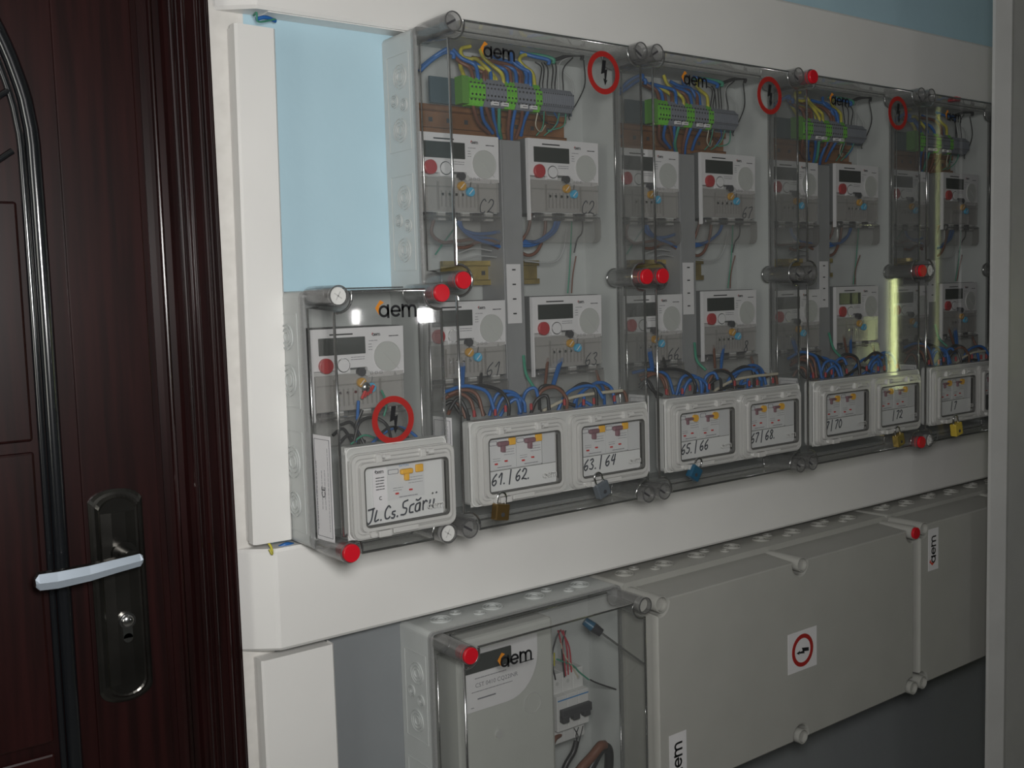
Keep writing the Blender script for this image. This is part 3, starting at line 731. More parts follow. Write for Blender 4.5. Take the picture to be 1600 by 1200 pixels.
# ------------------------------------------------------------------ devices
rng = random.Random(7)
def build_meter():
    T = thing('electricity_meter', '', 'electricity meter')
    mb = MB(); mb.box(0, .134, .0056, .062, -.108, -.0, MSIDE, .002); mb.box(.003, .131, .0045, .0056, -.107, -.055, MBODY); mb.build('housing', T)
    f = MB(); P = [(.001, -.001), (.001, -.054), (.034, -.054), (.034, -.0585), (.053, -.0585), (.053, -.052), (.078, -.052), (.078, -.066), (.117, -.066), (.119, -.060), (.122, -.066), (.133, -.064), (.134, -.001)]
    f.prism(P[::-1], 0, .0055, MFACE); f.box(-.0008, .0015, -.0005, .006, -.118, -.001, MFACE)
    M = sheet(0, -.0001, 0); r2 = random.Random(5)
    lines(f, M, .026, .058, -.0085, 1, .002, BLACK, r2, .0018); lines(f, M, .082, .094, -.0185, 1, .002, MATS['grey_print'] if 'grey_print' in MATS else mat('grey_print', (.2, .2, .22), .6), r2, .0008)
    lines(f, M, .081, .086, -.023, 3, .0035, MATS['grey_print'], r2, .0008); lines(f, M, .055, .076, -.0385, 2, .003, MATS['grey_print'], r2, .0008)
    lines(f, M, .112, .127, -.0135, 1, .003, BLACK, r2, .0011)
    for qx in (.084, .091, .098): f.ring(rr(qx-.002, qx+.002, -.0625, -.0588, .0006, 2), rr(qx-.0015, qx+.0015, -.062, -.0593, .0005, 2), -.0003, 0, MATS['grey_print'])
    brand(f, sheet(.087, -.0001, -.0125, 0, .0032), BLACK, REDP, 0, .05, .25)
    f.build('face_plate', T)
    d = MB(); d.box(.0095, .076, -.0012, .001, -.0345, -.0125, LCD, .0006); d.build('display', T)
    k = MB(); k.cyl((.018, -.004, -.0475), (.018, .002, -.0475), .0098, mat('meter_red', (.40, .03, .035), .4), n=24); k.cyl((.018, -.0046, -.0475), (.018, -.004, -.0475), .0088, MATS['meter_red'], r1=.0098, n=24)
    k.build('red_button', T, label='round red button')
    k = MB(); k.cyl((.043, -.002, -.048), (.043, .002, -.048), .0092, CHROME, n=24); k.cyl((.043, -.0028, -.048), (.043, -.002, -.048), .0080, MFACE, n=24); k.build('optical_port', T, label='white port with a bright ring')
    k = MB(); k.cyl((.108, -.0012, -.040), (.108, .001, -.040), .0192, DIAL, n=32); k.ring(circ(.108, -.040, .0198), circ(.108, -.040, .0188), -.0018, 0, MBODY)
    k.stroke([(-.006, .006), (.016, -.017)], .0010, MBODY, sheet(.108, -.0013, -.040), 1); k.build('dial', T, label='round grey dial cover')
    SKIRTC = clear('terminal_cover_clear', (.88, .87, .86), .08, .07, milk=.3, milkcol=(.66, .65, .63))
    c = MB(); P = [(.001, -.060), (.133, -.068), (.133, -.106), (.001, -.106)]
    c.box(.003, .131, -.001, .004, -.106, -.060, SKIRTC); c.box(.028, .030, -.003, .0, -.104, -.066, SKIRT); c.box(.094, .096, -.003, .0, -.104, -.068, SKIRT); c.box(.003, .131, -.0022, -.001, -.0735, -.0722, SKIRT)
    for q in range(9): c.box(.034+q*.0068, .0355+q*.0068, -.0022, -.0008, -.100, -.078, SKIRT)
    for q in range(4): c.cyl((.036+q*.011, -.0030, -.083), (.036+q*.011, .0, -.083), .0020, CHROME, n=8)
    c.build('terminal_cover', T, label='see-through terminal cover')
    c = MB(); c.shell([(rr(.001, .133, -.150, -.110, .010), -.004), (rr(.0, .134, -.151, -.109, .011), -.002), (rr(.0, .134, -.151, -.109, .011), .012)], SKIRT, smooth=False)
    c.tube([(.004, -.0045, -.1135), (.130, -.0045, -.1135)], .0016, clear('skirt_bead', (.85, .85, .85), .03, .5, milk=.2), 8)
    c.build('lower_skirt', T, label='smoky see-through lower skirt')
    c = MB()
    c.box(.010, .122, .006, .0095, -.117, -.108, MSIDE)
    for q in range(6): c.box(.010+q*.020, .022+q*.020, .001, .0095, -.118, -.107, MDARK if q % 2 == 0 else MBODY, .0006)
    c.build('terminal_row', T)
    for nm, mt, sx, sz in (('seal_tag', SORG, .066, -.0715), ('seal_tag', SBLUE, .080, -.079)):
        c = MB(); c.cyl((sx, -.007, sz), (sx, -.0025, sz), .0062, mt, n=16); c.stroke([(-.003, -.003), (.003, .003)], .0012, MFACE, sheet(sx, -.0071, sz), 1)
        c.cyl((sx, -.003, sz), (sx+.004, -.001, sz+.014), .0008, CHROME, n=6)
        c.build('seal_tag', T, label='small %s seal tag' % ('orange' if mt == SORG else 'blue'))
    c = MB(); c.cyl((.068, -.005, -.058), (.068, .003, -.058), .0055, MDARK, n=12); c.cyl((.076, -.004, -.060), (.076, .003, -.060), .004, MBODY, n=10); c.build('lead_seal', T, label='dark lead seal')
    return T
mat('grey_print', (.2, .2, .22), .6)
METER = build_meter(); _first = [True]
def place_meter(x, z, label, y=.073, note=None, group=None):
    o = METER if _first[0] else copy_tree(METER)
    _first[0] = False
    o.location = (x, y, z); o['label'] = label
    if note:
        h = MB(); hand(h, note, sheet(.094, -.0045, -.107), .019, .0011); h.build('handwriting', o, label='black handwritten mark')
    return o
CAMB = []
def rail(x0, x1, y, z, h, mt, label, name='mounting_rail', d=.012, dx=0):
    mb = MB(); w2 = h/2
    mb.box(0, x1-x0, .006, .0075, -w2, w2, mt); mb.box(0, x1-x0, 0, .0075, w2*.55, w2*.62, mt); mb.box(0, x1-x0, 0, .0075, -w2*.62, -w2*.55, mt)
    mb.box(0, x1-x0, 0, .0014, w2*.58, w2, mt); mb.box(0, x1-x0, 0, .0014, -w2, -w2*.58, mt)
    k = int((x1-x0)/.03)
    for q in range(k): mb.box(.010+q*.03, .016+q*.03, .0052, .0062, -.003, .003, MDARK)
    o = mb.build(name); o.location = (x0+dx, y, z); o['label'] = label; o['category'] = 'mounting rail'; return o
def terminal_strip(x0, label, dx):
    """row of feed-through terminals: green-yellow earth blocks between grey ones"""
    T = thing('terminal_strip', label, 'terminal strip', (x0+dx, .066, 1.661))
    seg = [('g', 4, .0065), ('k', 6, .006), ('g', 3, .006), ('k', 5, .0065), ('g', 2, .006), ('t', 14, .0042)]
    x = 0; hh = .019
    first = {}
    for kind, n_, wd in seg:
        for q in range(n_):
            key = (kind, wd)
            if key not in first:
                mt = TGREEN if kind == 'g' else TGREY; s_ = .85 if kind == 't' else 1
                P = [(-hh*s_, .020), (-hh*s_, .008), (-hh*.55, .003), (-hh*.5, 0), (hh*.5, 0), (hh*.55, .003), (hh*s_, .008), (hh*s_, .020)]
                mb = MB(); k = len(P)
                vs = [(0, b, a) for a, b in P]+[(wd-.0004, b, a) for a, b in P]
                mb.add(vs, [(i, (i+1) % k, k+(i+1) % k, k+i) for i in range(k)]+[list(range(k))[::-1], list(range(k, 2*k))], mt)
                for a in ((-.011, -.005, .005, .011) if kind != 't' else (-.008, .008)):
                    mb.cyl((wd/2, .0022 if abs(a) > .008 else -.0003, a), (wd/2, .005, a), wd*.26, MDARK if a > 0 or kind == 't' else CHROME, n=8)
                if kind == 'k' and q == 0: pass
                o = mb.build('earth_terminal' if kind == 'g' else 'terminal_block', T); first[key] = o
            else:
                o = first[key].copy(); COL.objects.link(o); o.parent = T
            o.location = (x, 0, 0); x += wd
        if kind == 'g' : x += .0008
    for q, lx in enumerate((.036, .053, .087, .104)):
        mb = MB(); mb.box(lx, lx+.011, -.0012, .003, -.0175, -.0125, WHITE); mb.stroke([(lx+.002, -.015), (lx+.009, -.015)], .0008, BLACK, sheet(0, -.0013, 0), 1); mb.build('marker_tag', T, label='small white marker tag')
    mb = MB(); mb.box(-.012, -.001, .002, .020, -.018, .019, mat('end_green', (.11, .28, .05), .5)); mb.build('end_stop', T, label='dark green end stop')
    mb = MB(); mb.box(-.052, x+.012, .0205, .024, -.0175, .0175, SLATE); mb.build('strip_rail', T, label='dark slate rail behind the terminals')
    return T

# breaker seen behind a flap window
def build_breaker(style):
    T = thing('circuit_breaker', '', 'circuit breaker')
    wd = .046 if style != 'A' else .056
    mb = MB(); mb.box(0, wd-.0006, .002, .03, -.0465, 0, mat('breaker_grey', (.56, .57, .57), .5), .0008); mb.box(.001, wd-.0016, .0, .002, -.0445, -.002, mat('breaker_face', (.60, .61, .61), .5))
    M = sheet(0, -.0002, 0); r3 = random.Random(4); gp = MATS['grey_print']
    text_mesh(mb, 'EATON', .0042, sheet(wd*.32, -.0003, -.0042), BLUEP)
    lines(mb, M, wd*.55, wd*.92, -.019, 3, .0035, gp, r3, .0006); lines(mb, M, wd*.15, wd*.4, -.030, 2, .003, gp, r3, .0006); lines(mb, M, wd*.3, wd*.8, -.0420, 1, .003, gp, r3, .0010)
    mb.ring(rr(wd*.03, wd*.3, -.012, -.006, .001, 2), rr(wd*.04, wd*.29, -.0114, -.0066, .001, 2), -.0006, 0, gp)
    mb.build('breaker_body', T)
    fx = MB()
    for q, (a, b) in enumerate(((.20, -.037), (.56, -.0345))): fx.box(wd*a, wd*a+.0045, -.0014, .0, b-.001, b+.001, REDP)
    fx.build('indicator_flag', T, label='small red indicator flag')
    l = MB(); lm = ORANGE if style == 'A' else PLUM
    cx_ = wd*.48
    if style == 'C': l.box(cx_-.009, cx_+.006, -.005, 0, -.0135, -.0095, lm, .001); l.box(cx_-.007, cx_-.003, -.004, 0, -.020, -.0135, lm, .001)
    else: l.box(cx_-.009, cx_+.009, -.006, 0, -.0135, -.0068, lm, .002); l.box(cx_-.003, cx_+.003, -.0055, 0, -.0215, -.0128, lm, .001)
    l.build('toggle_lever', T, label='orange toggle lever' if style == 'A' else 'plum toggle lever')
    b = MB(); bx = wd*.83
    if style == 'C': b.cyl((bx-.004, -.004, -.0115), (bx-.004, 0, -.0115), .0056, ORANGE, n=16)
    else: b.box(bx-.0055, bx+.0055, -.0035, 0, -.0135, -.0035, ORANGE, .0012)
    b.build('test_button', T, label='amber test button')
    return T
BRK = {}
def place_breaker(style, x, z, label):
    if style not in BRK: BRK[style] = build_breaker(style); o = BRK[style]
    else: o = copy_tree(BRK[style])
    o.location = (x, -.0028, z); o['label'] = label; return o
def card(x, z, w_, h_, text, label, th=.019, tx=.006, bar=True, wd=.0012):
    T = thing('name_card', label, 'card', (x, -.0024, z-h_))
    mb = MB(); mb.box(0, w_, 0, .0008, 0, h_, mat('card_white', (.66, .67, .66), .6)); mb.build('card_sheet', T)
    mb = MB(); hand(mb, text, sheet(tx, -.0003, .0085, -.04), th, wd); mb.build('handwriting', T, label='black marker writing')
    return T
def padlock(x, y, z, ang, mt, label, s=1):
    T = thing('padlock', label, 'padlock', (x, y, z)); T.rotation_euler = (0, ang, 0)
    mb = MB(); mb.box(-.011*s, .011*s, -.006*s, .006*s, -.030*s, -.008*s, mt, .0015); mb.build('lock_body', T)
    mb = MB(); mb.tube([(-.007*s, 0, -.009*s), (-.007*s, 0, .0)]+[(-.007*s*math.cos(t), 0, .007*s*math.sin(t)) for t in [PI*k/6 for k in range(1, 6)]]+[(.007*s, 0, 0), (.007*s, 0, -.009*s)], .0016*s, CHROME, 8, 2); mb.build('shackle', T)
    mb = MB(); mb.cyl((0, -.0064*s, -.022*s), (0, -.0058*s, -.022*s), .003*s, MDARK, n=10); mb.build('keyway', T)
    return T

# ---- the four-meter cabinets
def WP(l, y0=.095, y1=None):      # picture-measured wire path in the first tall cabinet -> 3-D points at depth y
    y1 = y0 if y1 is None else y1; n_ = len(l)
    return [at(u, v, y0+(y1-y0)*i/(n_-1)) for i, (u, v) in enumerate(l)]
TOPW = [
 (WR, [(708,88),(718,98),(732,106),(737,120)]), (WB, [(706,78),(720,92),(740,102),(745,120)]),
 (WR, [(724,98),(748,102),(760,108),(762,121)]), (WB, [(720,92),(744,100),(764,106),(768,122)]),
 (WY, [(718,96),(720,106),(726,122)]),
 (WY, [(736,72),(722,76),(724,88),(736,92),(746,92),(764,108),(776,123)]),
 (WY, [(748,78),(754,92),(768,104),(780,114),(784,124)]),
 (WR, [(760,96),(780,104),(794,110),(797,125)]), (WB, [(764,98),(788,102),(804,110),(807,126)]),
 (WR, [(780,98),(806,104),(816,114),(817,128)]), (WB, [(796,84),(799,97),(812,107),(825,114),(826,128)]),
 (WY, [(862,94),(840,87),(819,86),(812,94),(820,104),(832,114),(835,129)]),
 (WB, [(812,82),(832,88),(856,94)]), (WR, [(712,92),(730,104),(752,114),(754,121)]), (WY, [(730,98),(748,104),(768,116),(771,123)]), (WR, [(738,90),(770,96),(796,102),(812,116),(813,127)]), (WB, [(736,94),(766,102),(784,108),(790,116),(791,125)]), (WB, [(770,88),(792,96),(812,100),(822,116),(822,128)]), (WK, [(856,96),(872,92),(892,86),(910,86)]), (WB, [(655,112),(672,96),(694,82),(708,84)]), (WB, [(660,104),(680,88),(700,76)]),
 (WG, [(812,84),(840,86),(864,92)]),
]
THIN = [(WK, [(836,97),(846,106),(843,130)]), (WK, [(846,98),(850,108),(848,130)]), (WK, [(850,98),(856,108),(855,131)]),
 (WK, [(862,99),(864,110),(862,132)]), (WK, [(868,98),(869,110),(867,132)]), (WW, [(892,88),(874,100),(873,133)]), (WK, [(895,90),(880,108),(880,134)]),
 (WW, [(880,112),(892,124),(896,138)]), (WK, [(912,94),(914,130),(904,156),(890,180)])]
DOWN = [(WR, [(740,168),(748,192),(764,208)]), (WB, [(752,168),(756,188),(770,208)]), (WR, [(760,169),(768,192),(778,212)]), (WB, [(770,170),(773,192),(780,216)]),
 (WG, [(780,170),(780,200),(783,216)]), (WR, [(797,171),(794,200),(795,222)]), (WB, [(805,171),(800,200),(799,224)]), (WR, [(816,172),(814,192),(806,216)]), (WB, [(825,174),(818,192),(814,212)])]
THDN = [(WG, [(850,176),(848,198),(838,212)]), (WC, [(840,176),(837,196),(845,206),(852,196)]), (WK, [(842,176),(850,190),(868,196)]), (WG, [(874,176),(868,196),(850,212)]),
 (WB, [(866,176),(872,190),(860,206)]), (WG, [(884,178),(881,196),(866,202),(856,204)]), (WR, [(852,176),(856,190),(862,200)])]
MIDW = [(WB, [(716,318),(717,352),(736,364),(760,365),(780,362)]), (WB, [(719,318),(720,354),(740,372),(764,380),(782,386)]), (WB, [(714,316),(718,350),(738,368),(762,372),(782,378)]),
 (WR, [(681,320),(680,340),(676,364),(692,378),(714,377),(752,374),(782,388)]), (WR, [(714,387),(730,386),(748,378),(768,376),(782,382)]),
 (WR, [(852,318),(853,360),(842,390),(828,399),(814,394)]), (WR, [(830,330),(824,360),(814,376)]),
 (WB, [(871,318),(864,354),(850,370),(830,380),(814,380)]), (WB, [(879,318),(870,356),(854,372),(832,383),(814,384)]), (WB, [(875,318),(866,358),(850,374),(832,378),(814,376)])]
MTHN = [(WG, [(748,302),(738,324),(722,342),(700,370),(680,398)]), (WG, [(744,306),(736,322),(728,330)]), (WK, [(909,320),(910,360),(902,374),(897,395)]),
 (WG, [(894,330),(892,380),(890,420),(887,458)]), (WW, [(886,356),(880,392),(864,410),(820,408)]), (WW, [(716,396),(740,388),(768,392)]), (WW, [(722,406),(750,400),(776,402)]),  # first pale grey path is a moulding of the base, modelled as a wire
 (WR, [(900,400),(895,430),(893,458)])]
LOOP = [(WB, [(690,612),(718,603),(739,605),(758,615),(770,650)]), (WK, [(720,605),(758,603),(784,612),(796,631),(796,652)]), (WR, [(699,617),(723,609),(744,617),(754,650)]),
 (WR, [(694,625),(718,615),(738,625),(746,652)]), (WK, [(700,640),(714,622),(726,640),(730,656)]), (WK, [(696,634),(710,628),(722,645),(738,652)]), (WK, [(700,622),(726,614),(748,626),(762,650)]), (WR, [(704,648),(712,632),(724,636),(732,654)]),
 (WB, [(768,650),(780,617),(799,612),(815,622),(815,648)]), (WB, [(775,650),(786,624),(803,617),(820,628),(822,645)]), (WB, [(820,648),(827,615),(842,607),(848,622)]), (WB, [(780,650),(792,632),(806,624),(812,645)]),
 (WK, [(844,640),(844,608),(860,603),(880,612),(884,640)]), (WR, [(827,645),(842,612),(865,605),(882,622),(882,642)]), (WK, [(884,612),(906,599),(925,607),(928,635)]), (WK, [(822,650),(832,625),(848,618),(852,640)]),
 (WB, [(868,642),(882,615),(908,603),(927,605),(939,622)]), (WB, [(894,636),(903,617),(932,598),(953,605),(960,630)]), (WB, [(948,634),(946,608),(937,598),(927,605)]), (WB, [(900,640),(902,622),(912,616),(912,640)]),
 (WC, [(846,642),(882,624),(917,616),(970,610)]), (WR, [(958,617),(975,612),(982,634)]), (WB, [(898,640),(910,628),(922,634)]), (WK, [(850,644),(880,630),(904,634)])]
LEAD = [(WR, [(856,560),(852,600)]), (WB, [(879,560),(872,580),(865,604)]), (WB, [(725,568),(723,602)]), (WG, [(818,556),(822,584),(834,605)]), (WK, [(752,580),(751,604)]), (WR, [(929,570),(939,600),(960,612)]), (WB, [(721,568),(720,604)]), (WB, [(875,562),(862,606)])]
FERR = [(741,649),(774,647),(790,641),(830,638),(882,631),(912,631),(928,629),(960,625)]
CN = {id(WR): 'brown', id(WB): 'blue', id(WY): 'yellow and green', id(WG): 'green', id(WK): 'black', id(WW): 'pale grey', id(WC): 'cream'}
def wires(lst, y0, y1, r, dx, where, keep=1, jit=0, seed=0, yj=0, ext=None):
    rg = random.Random(seed)
    for mt, l in lst:
        if rg.random() > keep: continue
        jx = rg.uniform(-jit, jit); jz = rg.uniform(-jit, jit)*.5; jy = rg.uniform(-yj, yj)
        P = [p+Vector((jx*(1 if 0 < i < len(l)-1 else .3), jy, jz*(1 if 0 < i < len(l)-1 else 0))) for i, p in enumerate(WP(l, y0, y1))]
        if ext == 'end': P.append(P[-1]+Vector((0, 0, -.007)))
        if ext == 'start': P.insert(0, P[0]+Vector((0, 0, .007)))
        cn = CN[id(mt)]
        wire(P, mt, r, '%s insulated wire %s' % (cn, where), '%s wires %s' % (cn, where), dx=dx)
CAB = [
 dict(n='leftmost tall clear cabinet', dx=0, z=1.7275, plugs={'ml': 'r', 'mr': 'r', 'bl': 's', 'br': 's'}),
 dict(n='second tall clear cabinet', dx=.360, z=1.7285, plugs={'ml': 'r', 'mr': 's'}),
 dict(n='third tall clear cabinet', dx=.720, z=1.729, plugs={'tl': 'r', 'ml': 's', 'mr': 'r', 'br': 'r'}),
 dict(n='fourth tall clear cabinet', dx=1.080, z=1.730, plugs={'ml': 'w', 'bl': 'w'}),
]
TALL = ('tl', 'tr', 'ml', 'mr', 'bl', 'br')
desc = ['tall clear meter cabinet with flaps 61 to 64, leftmost of the tall row', 'tall clear meter cabinet with flaps 65 to 68, second of the tall row',
        'tall clear meter cabinet with flap 70 and a brass padlock, third of the tall row', 'tall clear meter cabinet cut off by the grey door frame, fourth of the tall row']
texts = [('61. | 62.', '63. | 64'), ('65. | 66', '67 | 68.'), ('7 | 70', '| 72'), ('| 7', '')]
notes = [('C2', 'C2', '61', '63'), (None, '67', '66', '8'), (None, None, None, None), (None,)*4]
for i, c in enumerate(CAB):
    dx = c['dx']; z = c['z']; W = .3268; H = z-1.0765; n_ = c['n']
    T, fin = cabinet('meter_cabinet', desc[i], dx, z, W, H, TALL, True, c['plugs'])
    Z = lambda zz: zz-z
    add_brand(fin, T, .0475 + (.01 if i else 0), Z(1.689), .0142)
    if i < 3: add_sign(fin, T, .256, Z(1.690))
    x0 = .0095
    fz = 1.2095
    flap_housing(T, fin, .006, .3285, Z(1.103), Z(1.2165), [(.027, .152, Z(1.118), Z(1.198)), (.190, .318, Z(1.118), Z(1.198))])
    flap(T, fin, .0125, Z(fz), .1525, .106); flap(T, fin, .1745, Z(fz), .1515, .106)
    side_label(T, fin, Z(1.105), Z(1.222))
    # meters
    pos = [(-.0095, 1.603, 'upper left'), (.1775, 1.606, 'upper right'), (-.006, 1.375, 'lower left'), (.1775, 1.378, 'lower right')]
    for k, (mx, mz, nm) in enumerate(pos):
        place_meter(mx+dx, mz, y=.0765, label='white electronic meter, %s of four in the %s' % (nm, n_), note=notes[i][k])
    # central trunking with paper strip
    t = thing('wiring_duct', 'grey upright wiring duct in the middle of the %s' % n_, 'wiring duct', (.134+dx, .085, 1.235))
    mb = MB(); mb.box(0, .036, 0, .055, 0, .366, STRIP, .001); mb.box(.002, .034, -.0015, .0, .001, .365, STRIP); mb.build('duct_cover', t)
    mb = MB(); r4 = random.Random(i)
    mb.box(.003, .028, -.0025, -.0016, .105, .190, WHITE)
    for q in range(4): mb.stroke([(.013, .119+q*.021), (.018, .119+q*.021)], .002, BLACK, sheet(0, -.0027, 0), 1)
    mb.build('paper_strip', t, label='white paper strip with four small marks')
    rail(.0, .285, .118, 1.628, .040, RAIL, 'copper brown rail behind the wires in the %s' % n_, dx=dx)
    rail(.052, .225, .118, 1.414, .035, BRASS, 'iridescent zinc rail between the meters in the %s' % n_, dx=dx)
    terminal_strip(.072, 'green and grey terminal strip at the top of the %s' % n_, dx)
    w_ = 'in the %s' % n_
    near = i == 0; kp = [1, .9, .8, .7][i]; jt = [0, .006, .008, .008][i]
    wires(TOPW, .098, .078, .0029, dx, 'above the terminal strip '+w_, kp, jt, 10+i, .004, ext='end')
    wires(THIN, .09, .078, .0010, dx, 'rising thin from the terminal strip '+w_, kp, jt, 20+i, ext='end')
    wires(DOWN, .078, .105, .0027, dx, 'hanging below the terminal strip '+w_, kp, jt, 30+i, ext='start')
    wires(THDN, .080, .098, .0010, dx, 'curling thin below the terminal strip '+w_, kp, jt, 40+i, ext='start')
    wires(MIDW, .088, .095, .0026, dx, 'curving from the upper meters '+w_, kp, jt, 50+i, .003)
    wires(MTHN, .090, .100, .0011, dx, 'hanging thin between the meters '+w_, kp, jt, 60+i)
    wires(LOOP, .050, .030, .0026, dx, 'looping above the flaps '+w_, kp, jt, 70+i, .010)
    wires(LEAD, .082, .052, .0024, dx, 'dropping from the lower meters '+w_, kp, jt, 80+i)
    mb = MB().cyl((0, 0, 0), (0, 0, -.008), .0022, mat('crimp_red', (.32, .02, .025), .4), n=10)
    mb.cyl((0, 0, .001), (0, 0, 0), .0016, MATS['crimp_red'], n=10)
    f0 = mb.build('crimp_sleeve')
    for q, (u, v) in enumerate(FERR):
        f = f0 if q == 0 else f0.copy()
        if q: COL.objects.link(f)
        p = at(u, v, .013); f.location = (p.x+dx, .013, max(p.z+.006, 1.2255)); f['label'] = 'small red crimp sleeve above the flaps '+w_; f['category'] = 'crimp sleeve'; f['group'] = 'red crimp sleeves '+w_
    # breakers and cards in the windows
    sty = 'C' if i else 'B'
    for k, (bx, tx) in enumerate(((.0345, texts[i][0]), (.1965, texts[i][1]))):
        side = 'left' if k == 0 else 'right'
        for q in (0, 1):
            place_breaker(sty, bx+q*.0455+dx, 1.1935, 'grey circuit breaker, %s one behind the %s flap of the %s' % ('left' if q == 0 else 'right', side, n_))
        if tx.strip():
            card(bx-.0025+dx, 1.1468, .117, .0275, tx, 'white card reading %s behind the %s flap of the %s' % (tx.replace(' | ', ' and ').replace('| ', ''), side, n_), .0148, .006 if '|' != tx[0] else .045, wd=.0020)
        mb = MB().box(0, .023, 0, .001, 0, .044, MATS['breaker_grey']); o = mb.build('blanking_plate'); o.location = (bx+.0915+dx, -.0020, 1.1475)
        o['label'] = 'plain pale blanking plate behind the %s flap, %s' % (side, n_); o['category'] = 'blanking plate'
bp_ = at(785, 775, -.008); padlock(bp_.x-.004, -.012, bp_.z-.001, .15, mat('brass_lock_dark', (.20, .13, .05), .3, metal=.7), 'small dark brass padlock under the flap marked 61 and 62', 1.0)
bp_ = at(931, 752, -.008); padlock(bp_.x, -.013, bp_.z+.006, -.35, mat('grey_lock', (.10, .115, .13), .45), 'dark grey padlock under the flap marked 63 and 64', 1.0)
bp_ = at(1088, 732, -.008); padlock(bp_.x, -.013, bp_.z+.010, .6, mat('blue_lock', (.02, .085, .15), .4), 'dark blue padlock under the flap marked 65 and 66', .95)
bp_ = at(1398, 672, -.008); padlock(bp_.x, -.013, bp_.z+.0, -.25, mat('brass_lock', (.55, .40, .12), .25, metal=.8), 'brass padlock with a bright edge under the flap marked 72', 1.0)
bp_ = at(1489, 655, -.008); padlock(bp_.x, -.013, bp_.z+.001, -.2, mat('yellow_lock', (.62, .45, .06), .4, metal=.3), 'bright yellow brass padlock on the fourth tall cabinet', 1.1)
# fifth cabinet, only a sliver shows behind the door frame
T, fin = cabinet('meter_cabinet', 'clear meter cabinet beyond the fourth, glimpsed beside the grey door frame', 1.440, 1.730, .3268, .6535, TALL, True, {})
for mz, nm in ((1.603, 'upper'), (1.375, 'lower')): place_meter(-.009+1.44, mz, 'white electronic meter, %s left in the cabinet glimpsed beside the door frame' % nm)
# loose red cap lying on top of the fourth cabinet
pcap = at(1491, 158, .03)
mb = MB().cyl((0, 0, 0), (0, 0, .006), .012, RED, n=20); mb.cyl((0, 0, .006), (0, 0, .008), .007, RED, n=14); mb.cyl((.013, 0, .003), (.017, 0, .003), .003, RED, n=8)
o = mb.build('loose_cap'); o.location = (pcap.x, .03, 1.7365); o['label'] = 'loose red cap lying on top of the fourth tall cabinet'; o['category'] = 'cap'
wire([at(1452, 682, -.006), at(1460, 684, -.010), at(1466, 677, -.012), at(1462, 690, -.012), at(1452, 694, -.008)], CHROME, .0006, 'thin twisted sealing wire at the foot of the fourth tall cabinet', 'twisted sealing wire', cat='sealing wire', name='sealing_wire')

# ---- small cabinet, lower left
zA = 1.3865; HA = zA-1.0755; xA = -.1772; WA = .1435
T, fin = cabinet('meter_cabinet', 'small clear meter cabinet at the lower left of the row with one meter', xA, zA, WA, HA, ('tl', 'tr', 'bl', 'br'), True,
                 {'tl': 'w', 'tr': 'r', 'bl': 'r', 'br': 'w'}, knock='small')
ZA = lambda zz: zz-zA
add_brand(fin, T, -.1225-xA, ZA(1.3585), .0150)
add_sign(fin, T, -.108-xA, ZA(1.231))
flap_housing(T, fin, .001, .146, ZA(1.089), ZA(1.203), [(.020, .140, ZA(1.105), ZA(1.180))])
flap(T, fin, .0035, ZA(1.1945), .1515, .1065)
side_label(T, fin, ZA(1.084), ZA(1.216), ce=True)
place_meter(-.1785, 1.346, 'white electronic meter alone in the small clear cabinet', note=None)
T = place_breaker('A', -.1215, 1.1755, 'grey circuit breaker with orange lever in the small cabinet window')
t = thing('data_label', 'narrow white printed label left of the orange levered breaker', 'label', (-.1420, -.0035, 1.120))
mb = MB(); mb.box(0, .0195, 0, .001, 0, .053, WHITE); mb.build('label_sheet', t)
mb = MB(); brand(mb, sheet(.004, -.0003, .047, 0, .0032), BLACK, BLACK, 0, .05, .22)
r6 = random.Random(2); lines(mb, sheet(0, -.0002, 0), .0045, .016, .0415, 5, .0036, BLACK, r6, .0010); mb.stroke(arc(.0105, .016, .002, 60, 300, 6), .0008, BLACK, sheet(0, -.0002, 0), 1)
mb.build('printed_text', t)
t = thing('name_card', 'white card with the marker words JL. Cs. Scarii in the small cabinet window', 'card', (-.1575, -.0022, 1.100))
mb = MB(); mb.box(0, .118, 0, .0008, 0, .082, MATS['card_white']); mb.build('card_sheet', t)
mb = MB(); M = sheet(.0050, -.0045, .0085, -.05)
x = 0
for ch, hh_, adv in (('J', .0155, .0088), ('L', .0130, .0090), ('.', .012, .0052), ('C', .0155, .0098), ('s', .0140, .0085), ('.', .012, .0056), ('S', .0175, .0112), ('c', .0185, .0085), ('a', .0185, .0105), ('r', .0185, .0095), ('i', .019, .0058), ('i', .019, .005)):
    hand(mb, ch, M @ Matrix.Translation((x, 0, 0)), hh_, .0019); x += adv
mb.build('handwriting', t, label='black marker words')
for nm_, mt, l in (('blue', WB, [(560,626),(558,662),(556,690)]), ('black', WK, [(553,690),(562,660),(583,652),(604,664),(612,690)]), ('blue', WB, [(580,694),(600,676),(624,668),(648,680),(660,700)]),
                   ('black', WK, [(532,664),(548,660),(560,676),(572,700)]), ('black', WK, [(520,680),(536,670),(550,690)]), ('green', WG, [(548,694),(570,680),(596,690)]), ('green', WG, [(645,678),(652,684),(658,700)]),
                   ('black', WK, [(640,690),(630,672),(610,668),(592,680)]), ('black', WK, [(566,640),(556,668),(562,700)]), ('green', WG, [(596,610),(604,630),(600,650)]), ('black', WK, [(530,694),(545,680),(570,690)])):
    wire([at(u, v, .05+.003*(k % 3)) for k, (u, v) in enumerate(l)], mt, .0022 if nm_ != 'green' else .0014, nm_+' wire above the flap in the small clear cabinet', nm_+' wires in the small clear cabinet')
c = MB()
for q in range(4): c.cyl((q*.004-.006, 0, q*.002), (q*.004-.002, -.003, q*.002+.010), .0022, mat('red_seal', (.5, .03, .03), .3), n=8)
